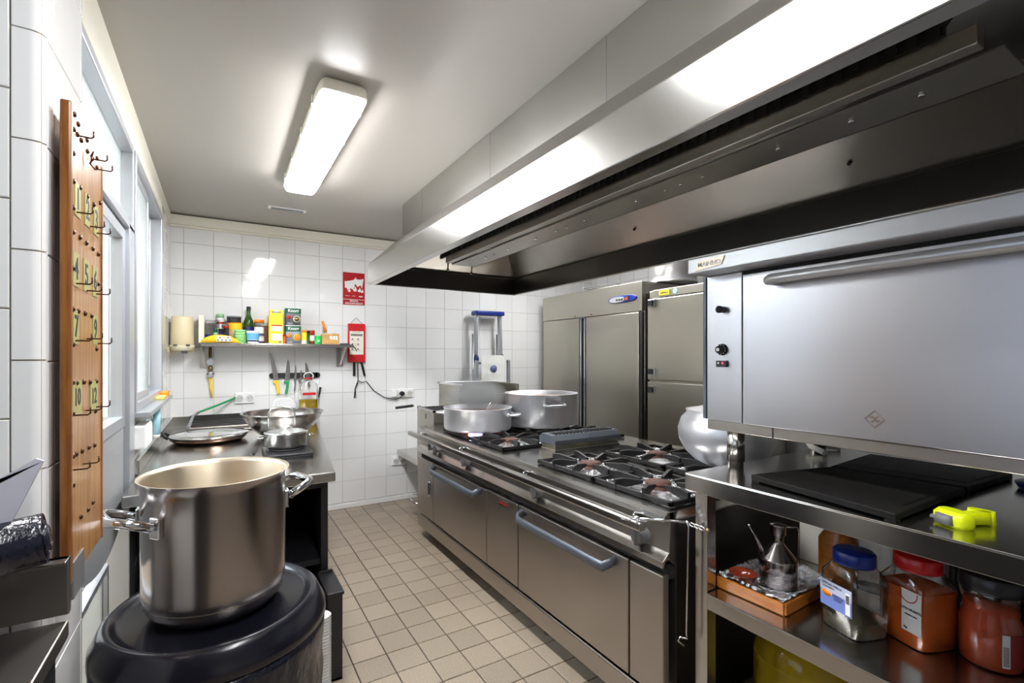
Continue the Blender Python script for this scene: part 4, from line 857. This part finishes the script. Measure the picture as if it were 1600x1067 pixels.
text('MAIZENA','brand_text','inkb',t,(.394,4.203,1.726),FX,FZ,.016,bold=.0005); M().box(.41,.433,4.2025,4.2035,SZ+.006,SZ+.024).build('barcode','grey',t)
t = tub('sauce_jar','little orange red jar between carton and green tubs','jar',.452,4.215,SZ,.014,.078,mat('red_sauce',(.7,.1,.01),.3),'redp',.015)
def knorr(z, h, label, cols):
    t = tub('soup_tub',label,'tub',.522,4.25,z,.0605,h,'grey' if z < 1.5 else 'dgrey','white',.006,sq=.05,taper=.95,bands=((h*.66,h-.007,'dgreen'),))
    text('Knorr','brand_text','white',t,(.522,4.1975,z+h*.82),FX,FZ,.034,bold=.0008)
    rx_ = Matrix.Rotation(R(90),3,'X')
    M().lathe([(1e-4,0),(.027,0),(.027,.002),(1e-4,.002)],(.547,4.2,z+h*.36),24,mtx=rx_).build('food_picture',cols[0],t); M().lathe([(1e-4,0),(.021,0),(.021,.003),(1e-4,.003)],(.547,4.2,z+h*.36),24,mtx=rx_).build('food_centre',cols[1],t)
    M().lathe([(1e-4,0),(.015,0),(.015,.003),(1e-4,.003)],(.487,4.2,z+h*.45),18,mtx=rx_).build('food_detail',cols[2],t); M().box(.475,.515,4.1985,4.2,z+.006,z+.022).build('food_detail','grey',t)
knorr(SZ,.155,'green topped soup tub, lower of the stacked pair',('yplast','orange','orange'))
knorr(SZ+.155,.145,'green topped soup tub, upper of the stacked pair',('paper','brass','redp'))
t = tub('spice_jar','yellow and orange capped spice jar right of the green tubs','jar',.608,4.22,SZ,.021,.118,'yellow','orange',.02,bands=((0,.03,'paper'),))
t = tub('spice_jar','dark green spice jar behind and between the orange and red capped jars','jar',.645,4.27,SZ,.016,.118,'dgreen','black',.02)
t = tub('spice_jar','spice jar with red cap and white label','jar',.672,4.22,SZ,.019,.118,'clay','redp',.028,bands=((.03,.075,'paper'),))
t = tub('tin_can','short bright green tin beside the wooden clock','can',.709,4.175,SZ,.0245,.074,mat('can_green',(.02,.5,.08),.3),'mint',.006)
text('jo','can_text','white',t,(.712,4.149,SZ+.03),FX,FZ,.028)
t = thing('wooden_clock','bamboo block clock showing white digits on the shelf','clock',(.81,4.2,SZ),GP)
M().box(.74,.882,4.165,4.225,SZ,SZ+.092).build('block','bamboo',t,bevel=.006); text('9:12','digits','ledw',t,(.835,4.1645,SZ+.055),FX,FZ,.038)
for dx in (.028,.105): M().cyl((.74+dx,4.195,SZ+.092),(.74+dx,4.195,SZ+.098),.004,8).build('peg','dgrey',t)
t = thing('orange_stick','orange plastic handle leaning on the wooden clock','utensil',(.77,4.25,SZ),GP); M().tube([(.80,4.25,SZ+.003),(.79,4.25,SZ+.11)],.004,8).build('shaft','dgrey',t); M().tube([(.79,4.25,SZ+.11),(.758,4.252,SZ+.20)],.011,12).build('grip','orange',t)
o = M().tube([(.89,4.18,SZ+.006),(.93,4.16,SZ+.006),(.97,4.17,SZ+.006)],.005,6).build('cable_tie','black',loc=(.93,4.17,SZ)); tag(o,'short black cable end lying at the right of the shelf','cord')

# dispenser, knives, gas cock, signs
t = thing('paper_dispenser','cream round paper dispenser on a corner wall bracket','dispenser',(-.25,4.25,1.37))
M().lathe([(1e-4,.085),(.072,.085),(.076,.09),(.071,.29),(.068,.297),(1e-4,.298)],(-.248,4.25,1.37),40).build('drum','cream',t); M().lathe([(1e-4,.04),(.07,.042),(.08,.07),(.08,.085),(1e-4,.085)],(-.248,4.25,1.37),40).build('tray',mat('cream_light',(.82,.76,.55),.4),t)
M().prism([(YB-.01,1.37),(YB-.01,1.45),(4.17,1.44),(4.2,1.40)],-.333,-.325,'x').box(-.333,-.17,4.29,YB-.006,1.40,1.43).build('bracket','cream',t)
for dx in (-.04,.04): M().box(-.248+dx-.012,-.248+dx+.012,4.165,4.18,1.448,1.456).build('clip','ink',t)
M().lathe([(1e-4,.02),(.02,.02),(.02,.045)],(-.235,4.24,1.37),16).build('outlet','grey',t)
t = thing('magnetic_rack','black magnetic knife rack fixed to the tiles','knife rack',(.555,YB-.01,1.2))
M().box(.375,.735,YB-.024,YB-.006,1.183,1.229).cyl((.375,YB-.024,1.206),(.375,YB-.006,1.206),.023,16).cyl((.735,YB-.024,1.206),(.735,YB-.006,1.206),.023,16).build('bar','blackm',t)
def knife(label, x, ztip, zb, zend, wd, hm, lean=0., hook=True):
    t = thing('kitchen_knife',label,'knife',(x,4.335,zb),'knives on the magnetic rack'); q = M(); n_ = 8; L = ztip-zb
    pts = [(x-wd/2,zb)] + [(x-wd/2+lean*L*k/n_,zb+L*k/n_) for k in range(1,n_)] + [(x-wd/2+lean*L+wd*.1,ztip)] + [(x+wd/2*(1-(k/n_)**2.5*1.6)+lean*L*k/n_,zb+L*k/n_) for k in range(n_-1,0,-1)] + [(x+wd/2,zb)]
    q.prism(pts,4.339,4.343,'y').build('blade','steel_v',t)
    l2 = zb-zend; M().prism([(x-wd*.62,zb+.008),(x+wd*.5,zb+.008),(x+wd*.42-lean*.02,zb-l2*.5),(x+wd*.48-lean*l2,zend),(x-wd*.15-lean*l2,zend),(x-wd*.1-lean*.02,zb-l2*.5),(x-wd*.12,zb-.02),(x-wd*.62,zb-.012)],4.331,4.351,'y').build('handle',hm,t,bevel=.004)
knife('large knife with yellow handle, leftmost on the rack',.405,1.40,1.16,1.055,.04,'yplast',-.13)
knife('large knife with green handle on the rack',.487,1.345,1.155,1.05,.038,'gplast',.12)
knife('slim paring knife with dark handle, third from the left on the rack',.553,1.30,1.175,1.075,.018,'dgrey',.08)
knife('short knife with dark grey handle beside the oil bottle cap',.592,1.255,1.165,1.08,.018,'dgrey',.15)
knife('wide knife hanging partly behind the clear oil bottle',.655,1.32,1.17,1.11,.032,'dgrey',-.05)
t = thing('kitchen_knife','black-handled knife standing right of the oil bottle','knife',(.75,4.33,1.0),'knives on the magnetic rack'); M().tube([(.742,4.34,1.01),(.758,4.34,1.10)],[.008,.011],10).build('handle','black',t); M().obox((.735,4.34,.96),(.018,.003,.1),Matrix.Rotation(R(8),3,'Y')).build('blade','steel_v',t)
OB = (.625,4.12,.843)
t = thing('oil_bottle','large clear bottle half full of yellow oil with red cap ring','bottle',OB)
M().loft([(0,.074,.05,4),(.24,.075,.05,4),(.30,.07,.045,3),(.325,.03,.03,2),(.345,.028,.028,2)],OB,40).build('bottle','clear',t)
M().loft([(.004,.072,.048,4),(.175,.073,.048,4)],OB,40).build('oil','oil',t); M().lathe([(.026,.34),(.034,.34),(.034,.352),(.026,.352)],OB,24).build('cap','redp',t)
M().tube([Vector(OB)+Vector((.036*cos(a),-.01,.365+.028*sin(a))) for a in [2*pi*i/20 for i in range(21)]],.004,6).build('carry_ring','white',t); M().box(.575,.675,4.065,4.068,1.055,1.075).build('label','redp',t)
t = thing('gas_valve','yellow gas pipe with brass cock and gauge on the back wall','valve',(-.065,YB-.03,1.2))
M().tube([(-.068,YB-.03,1.443),(-.068,YB-.03,1.36)],.011,10).build('pipe',mat('brown_pipe',(.25,.17,.03),.4,.5),t); M().cyl((-.068,YB-.06,1.325),(-.068,YB-.02,1.325),.026,20).build('gauge','alframe',t)
M().ball((-.068,YB-.035,1.27),.018,.02,.03,12,8).build('cock','brass',t); M().cyl((-.068,YB-.06,1.22),(-.068,YB-.01,1.22),.016,14).ball((-.068,YB-.03,1.235),.02,.02,.022,12,8).build('regulator','alframe',t)
M().box(-.095,-.04,YB-.045,YB-.03,1.225,1.232).build('lever','ink',t); M().tube([(-.068,YB-.03,1.2),(-.062,YB-.03,1.10),(-.055,YB-.03,1.04)],[.013,.009,.004],10).build('yellow_hose','yplast',t)
t = thing('fire_sign','dark red sign with white hands and flames pictogram','sign',(1.05,YB-.01,2.0))
M().box(.955,1.148,YB-.012,YB-.007,1.888,2.128).build('plate','reds',t)
q = M(); Yp = YB-.0135
q.prism([(.968,2.045),(.972,1.985),(.985,1.99),(.995,1.965),(1.005,1.975),(1.02,1.985),(1.04,1.975),(1.055,1.99),(1.06,2.03),(1.045,2.062),(1.0,2.05)],Yp,YB-.012,'y')
q.prism([(1.045,2.06),(1.06,2.075),(1.066,2.09),(1.075,2.07),(1.10,2.068),(1.138,2.078),(1.13,2.03),(1.125,1.99),(1.11,2.02),(1.085,2.0),(1.062,2.03)],Yp,YB-.012,'y')
for cx_, cz_, r_ in ((1.06,1.975,.018),(1.10,1.97,.016),(1.125,1.962,.013),(1.01,1.962,.012)): q.prism([(cx_-r_,cz_),(cx_-r_*.6,cz_-r_*.9),(cx_+r_*.6,cz_-r_*.9),(cx_+r_,cz_),(cx_+r_*.2,cz_+r_*1.9),(cx_-r_*.1,cz_+r_*.6)],Yp,YB-.012,'y')
q.build('pictogram','white',t); M().box(.975,1.01,YB-.0135,YB-.012,1.915,1.918).build('print_line','white',t); M().box(1.035,1.065,YB-.0135,YB-.012,1.915,1.918).build('print_line','white',t); M().box(1.095,1.13,YB-.0135,YB-.012,1.910,1.920).build('print_line','white',t)
t = thing('fire_sign','narrow dark red sign with white two-line lettering','sign',(1.05,YB-.01,1.85)); M().box(.955,1.148,YB-.012,YB-.007,1.836,1.882).build('plate','reds',t)
text('MANTA','sign_text','white',t,(1.052,YB-.0125,1.871),FX,FZ,.021,bold=.0004); text('APAGAFUEGOS','sign_text','white',t,(1.052,YB-.0125,1.849),FX,FZ,.023,bold=.0004)
t = thing('fire_blanket','red wall pouch of a fire blanket with instruction panel and black straps','fire blanket',(1.07,YB-.02,1.48))
M().box(.995,1.150,YB-.035,YB-.007,1.315,1.665).build('pouch','red',t,bevel=.006); M().box(1.008,1.132,YB-.037,YB-.035,1.385,1.597).build('panel','paper',t)
text('FIRE BLANKET','panel_text','ink',t,(1.07,YB-.0375,1.588),FX,FZ,.012); M().box(1.018,1.122,YB-.0385,YB-.037,1.554,1.572).build('headline_bar','ink',t); text('MANTA IGNÍFUGA','panel_text','white',t,(1.07,YB-.039,1.563),FX,FZ,.012)
for k in range(6): M().box(1.02+.05*(k%2),1.055+.05*(k%2),YB-.0385,YB-.037,1.53-.045*(k//2)-.02,1.53-.045*(k//2)-.018).box(1.025+.05*(k%2),1.04+.05*(k%2),YB-.0385,YB-.037,1.53-.045*(k//2)-.012,1.53-.045*(k//2)).build('drawing','dgrey',t)
text('1  2\n3  4','panel_text','redp',t,(1.05,YB-.0375,1.47),FX,FZ,.02)
for x, dx in ((1.05,0),(1.115,.03)): M().prism([(x-.011,1.315),(x+.011,1.315),(x+.011+dx,1.19),(x-.011+dx,1.19)],YB-.03,YB-.022,'y').build('strap','black',t)
M().tube([(1.02,YB-.012,1.665),(1.05,YB-.012,1.70),(1.075,YB-.012,1.72),(1.10,YB-.012,1.69),(1.13,YB-.012,1.665)],.0018,6).build('hanging_wire','dgrey',t)

# ------------------------------------------------------------------ key board with hooks
BX = -.25
KB = thing('key_board','tall varnished pine key board with numbered plates and hooks','key board',(-.265,1.33,.966))
M().box(-.264,BX,1.20,1.465,.93,1.855).build('board','wood',KB,bevel=.003)
M().box(-.265,-.247,1.188,1.203,.93,1.86).box(-.265,-.247,1.462,1.472,.93,1.83).build('edge_moulding','woodd',KB,bevel=.004)
M().box(-.252,-.247,1.205,1.29,.895,.968).build('slate_tag','dgrey',KB,bevel=.002)
for z in (1.05,1.75): M().box(-.281,-.264,1.30,1.36,z-.02,z+.02).build('spacer','woodd',KB)
riv = [(1.219,1.845),(1.248,1.838),(1.215,1.814),(1.242,1.815),(1.321,1.835),(1.272,1.815),(1.325,1.812),(1.212,1.766),(1.416,1.83),(1.371,1.814),(1.414,1.808),(1.212,1.711),(1.261,1.714),(1.323,1.714),(1.383,1.713),(1.21,1.659),(1.447,1.735),(1.205,1.611),(1.261,1.612),(1.316,1.612),(1.374,1.611),(1.429,1.609),(1.205,1.541),(1.205,1.461),(1.248,1.46),(1.304,1.46),(1.362,1.459),(1.429,1.539),(1.205,1.392),(1.412,1.386),(1.205,1.318),(1.237,1.316),(1.293,1.315),(1.348,1.312),(1.409,1.311),(1.205,1.257),(1.399,1.243),(1.205,1.174),(1.232,1.174),(1.278,1.172),(1.337,1.17),(1.391,1.166),(1.207,1.118),(1.268,1.039),(1.33,1.036),(1.374,1.04)]
for y, z in riv: M().ball((BX+.001,max(y,1.209),z),.004,.0055,.0055,10,6).build('rivet','rivet',KB)
for s_, y, z in (('1',1.245,1.684),('2',1.326,1.684),('3',1.408,1.682),('4',1.232,1.542),('5',1.314,1.542),('6',1.396,1.540),('7',1.232,1.427),('9',1.398,1.430),('10',1.240,1.286),('12',1.385,1.278)):
    wd_ = .022 if len(s_) == 1 else .034
    p_ = M().box(BX,BX+.0015,y-wd_,y+wd_,z-.034,z+.034).build('number_plate','ybr',KB); text(s_,'number','ink',p_,(BX+.0018,y,z),(0,1,0),(0,0,1),.062 if len(s_)==1 else .05,bold=.0006)
for k,(y,z) in enumerate([(1.242,1.813),(1.376,1.814),(1.436,1.811),(1.235,1.657),(1.345,1.655),(1.411,1.655),(1.230,1.514),(1.315,1.510),(1.405,1.513),(1.225,1.400),(1.325,1.407),(1.425,1.399),(1.215,1.253),(1.314,1.253),(1.405,1.252),(1.21,1.147),(1.29,1.143)]):
    M().tube([(BX,y,z),(BX+.022,y+.002,z),(BX+.026,y+.002,z+.003),(BX+.026,y+.002,z+.014)],.0016,6).build('cup_hook','rivet',KB)
o = M().tube([(BX+.012,1.32,1.812),(BX+.008,1.316,1.80),(BX+.012,1.312,1.79),(BX+.006,1.318,1.785),(BX+.014,1.322,1.775),(BX+.008,1.314,1.782),(BX+.012,1.32,1.812)],.0016,6).build('wire_tangle','rivet',KB)

# ------------------------------------------------------------------ waste bin, bag, stock pot
BC = (-.005,1.655,0)
t = thing('waste_bin','large round black waste bin with lid, standing in front of the glazed door','bin',BC)
M().lathe([(1e-4,0),(.22,0),(.235,.02),(.275,.50),(.285,.53),(.275,.53),(.23,.03),(1e-4,.02)],BC,64).build('barrel','bin',t)
q = M(); vs = []; prof = [(.279,.16),(.288,.20),(.29,.26),(.289,.32),(.292,.38),(.293,.44),(.297,.49),(.302,.53),(.303,.55),(.29,.556)]
for i,(r_,z_) in enumerate(prof):
    for k in range(96):
        a = 2*pi*k/96; rr = r_ + (.006*sin(a*17+i)+.004*sin(a*41+2*i)) * (1 if i < 5 else .25); vs.append((BC[0]+rr*cos(a),BC[1]+rr*sin(a),z_+(.03*sin(a*3)+.02*sin(a*7) if i == 0 else 0)))
q.add(vs,[(i*96+k,i*96+(k+1)%96,(i+1)*96+(k+1)%96,(i+1)*96+k) for i in range(len(prof)-1) for k in range(96)],True); q.build('bin_bag','bag',t)
M().lathe([(.30,.555),(.306,.562),(.304,.585),(.296,.60),(.285,.625),(.272,.638),(.258,.638),(.25,.628),(.235,.622),(1e-4,.624)],BC,96).build('lid','bin',t)
PC = (-.008,1.659,.628)
t = thing('stock_pot','very large brushed stainless stock pot on top of the waste bin','pot',PC)
hp_ = .395
M().lathe([(1e-4,0),(.145,0),(.168,.012),(.182,.035),(.188,.07),(.190,hp_-.03),(.192,hp_-.012),(.199,hp_-.002),(.2,hp_)],PC,96).build('body','pot',t)
M().lathe([(.2,hp_),(.197,hp_+.001),(.187,hp_-.012),(.185,.05),(.165,.012),(1e-4,.01)],PC,96).build('inside','pot_in',t)
for a in (R(202),R(20)):
    e = Vector((cos(a),sin(a),0)); n_ = Vector((-sin(a),cos(a),0)); b = Vector(PC)+e*.188+Vector((0,0,hp_-.105)); U = Vector((0,0,1))
    pts = [b-n_*.070,b-n_*.070+e*.035+U*.016,b-n_*.064+e*.068+U*.028,b-n_*.045+e*.085+U*.032,b+n_*.045+e*.085+U*.032,b+n_*.064+e*.068+U*.028,b+n_*.070+e*.035+U*.016,b+n_*.070]
    hn = M().tube(pts,.0125,12).build('handle','chrome',t)
    for s in (-1,1): M().obox(b+n_*.070*s+e*(-.010)-U*.004,(.014,.036,.055),Matrix.Rotation(a+s*.35,3,'Z')).build('mount','chrome',hn,bevel=.003)

# crate with cups, right of the bin
t = thing('crate','black plastic crate on the floor against the cabinet side','crate',(.42,2.17,0))
q = M().box(.39,.45,2.06,2.075,0,.36).box(.39,.45,2.265,2.28,0,.385).box(.44,.45,2.075,2.265,0,.36).box(.39,.40,2.075,2.265,0,.36).box(.39,.45,2.06,2.28,0,.015); q.build('body','black',t,bevel=.003)
for k in range(5): M().box(.45,.453,2.08+.04*k,2.09+.04*k,.03,.33).build('rib','black',t)
M().box(.386,.456,2.054,2.286,.36,.375).build('rim','black',t,bevel=.003)
t = thing('cup_stack','tall stack of white ribbed cups beside the bin','cups',(.355,1.99,0))
prof = []
for k in range(26): prof += [(.030,.013*k),(.035,.013*k+.003),(.030,.013*k+.008)]
M().lathe([(1e-4,0)]+prof+[(1e-4,.335)],(.355,1.99,0),28).build('cups','white',t)

# ------------------------------------------------------------------ steel stand, slicer and odds at the lower left
S['dark_steel'] = steel('dark_stand_steel', (.33,.31,.285), .30, .4, (60,2,60))
A = thing('steel_stand','dark stainless stand with upstand at the lower left, against the near tiled wall','stand',(-.45,.8,0))
M().box(-.95,-.236,.30,1.12,.865,.895).build('top','dark_steel',A,bevel=.003); M().box(-.95,-.236,1.118,1.135,.905,1.006).box(-.95,-.236,1.10,1.135,1.0,1.006).build('upstand','dark_steel',A,bevel=.002)
M().box(-.95,-.25,.34,1.10,.10,.865).build('body','black',A); legs(A,[(-.90,.4),(-.29,.4),(-.90,1.05),(-.29,1.05)],.12,.02)
kn = M().lathe([(1e-4,0),(.028,0),(.03,.006),(.026,.03),(1e-4,.034)],(-.335,.93,.905),28).build('knob','black',A)
t = thing('meat_slicer','grey slicer body with curved cover on the steel stand, cut off at left','slicer',(-.45,.95,.905))
M().loft([(0,.11,.09,3),(.05,.115,.095,3),(.13,.10,.085,3),(.17,.07,.06,2.5)],(-.50,.95,.905),36).build('body','alframe',t)
M().lathe([(1e-4,0),(.12,0),(.125,.01),(.12,.02),(1e-4,.03)],(-.44,1.0,1.02),40,mtx=Matrix.Rotation(R(62),3,'X')).build('blade_cover','alframe',t)
t = thing('cutting_wedge','pale grey triangular plastic board leaning on the slicer','board',(-.3,1.05,1.1))
M().prism([(-.47,1.07),(-.272,1.195),(-.262,1.19),(-.305,1.085),(-.33,1.075),(-.42,1.12),(-.5,1.12)],1.085,1.093,'y').build('board',mat('pale_grey_board',(.55,.55,.62),.35),t)
t = thing('bag_roll','black shiny roll of bin bags behind the steel upstand','roll',(-.33,1.125,1.05))
M().tube([(-.50,1.06,1.035),(-.40,1.075,1.04),(-.262,1.095,1.055)],[.045,.046,.043],20).tube([(-.262,1.095,1.055),(-.255,1.096,1.056)],[.034,.018],16).build('roll','bag',t)
t = thing('wooden_block','dark orange wooden offcut at the left frame edge','wood block',(-.42,.94,.905)); M().obox((-.41,.97,.95),(.05,.05,.11),Matrix.Rotation(R(12),3,'Y')).build('block','traywood',t,bevel=.003)
t = thing('sticky_strip','bright yellow strip lying on the slicer top','strip',(-.42,1.0,1.15)); M().obox((-.41,1.06,1.165),(.10,.02,.012),Matrix.Rotation(R(-14),3,'Y')).build('strip','yplast',t)
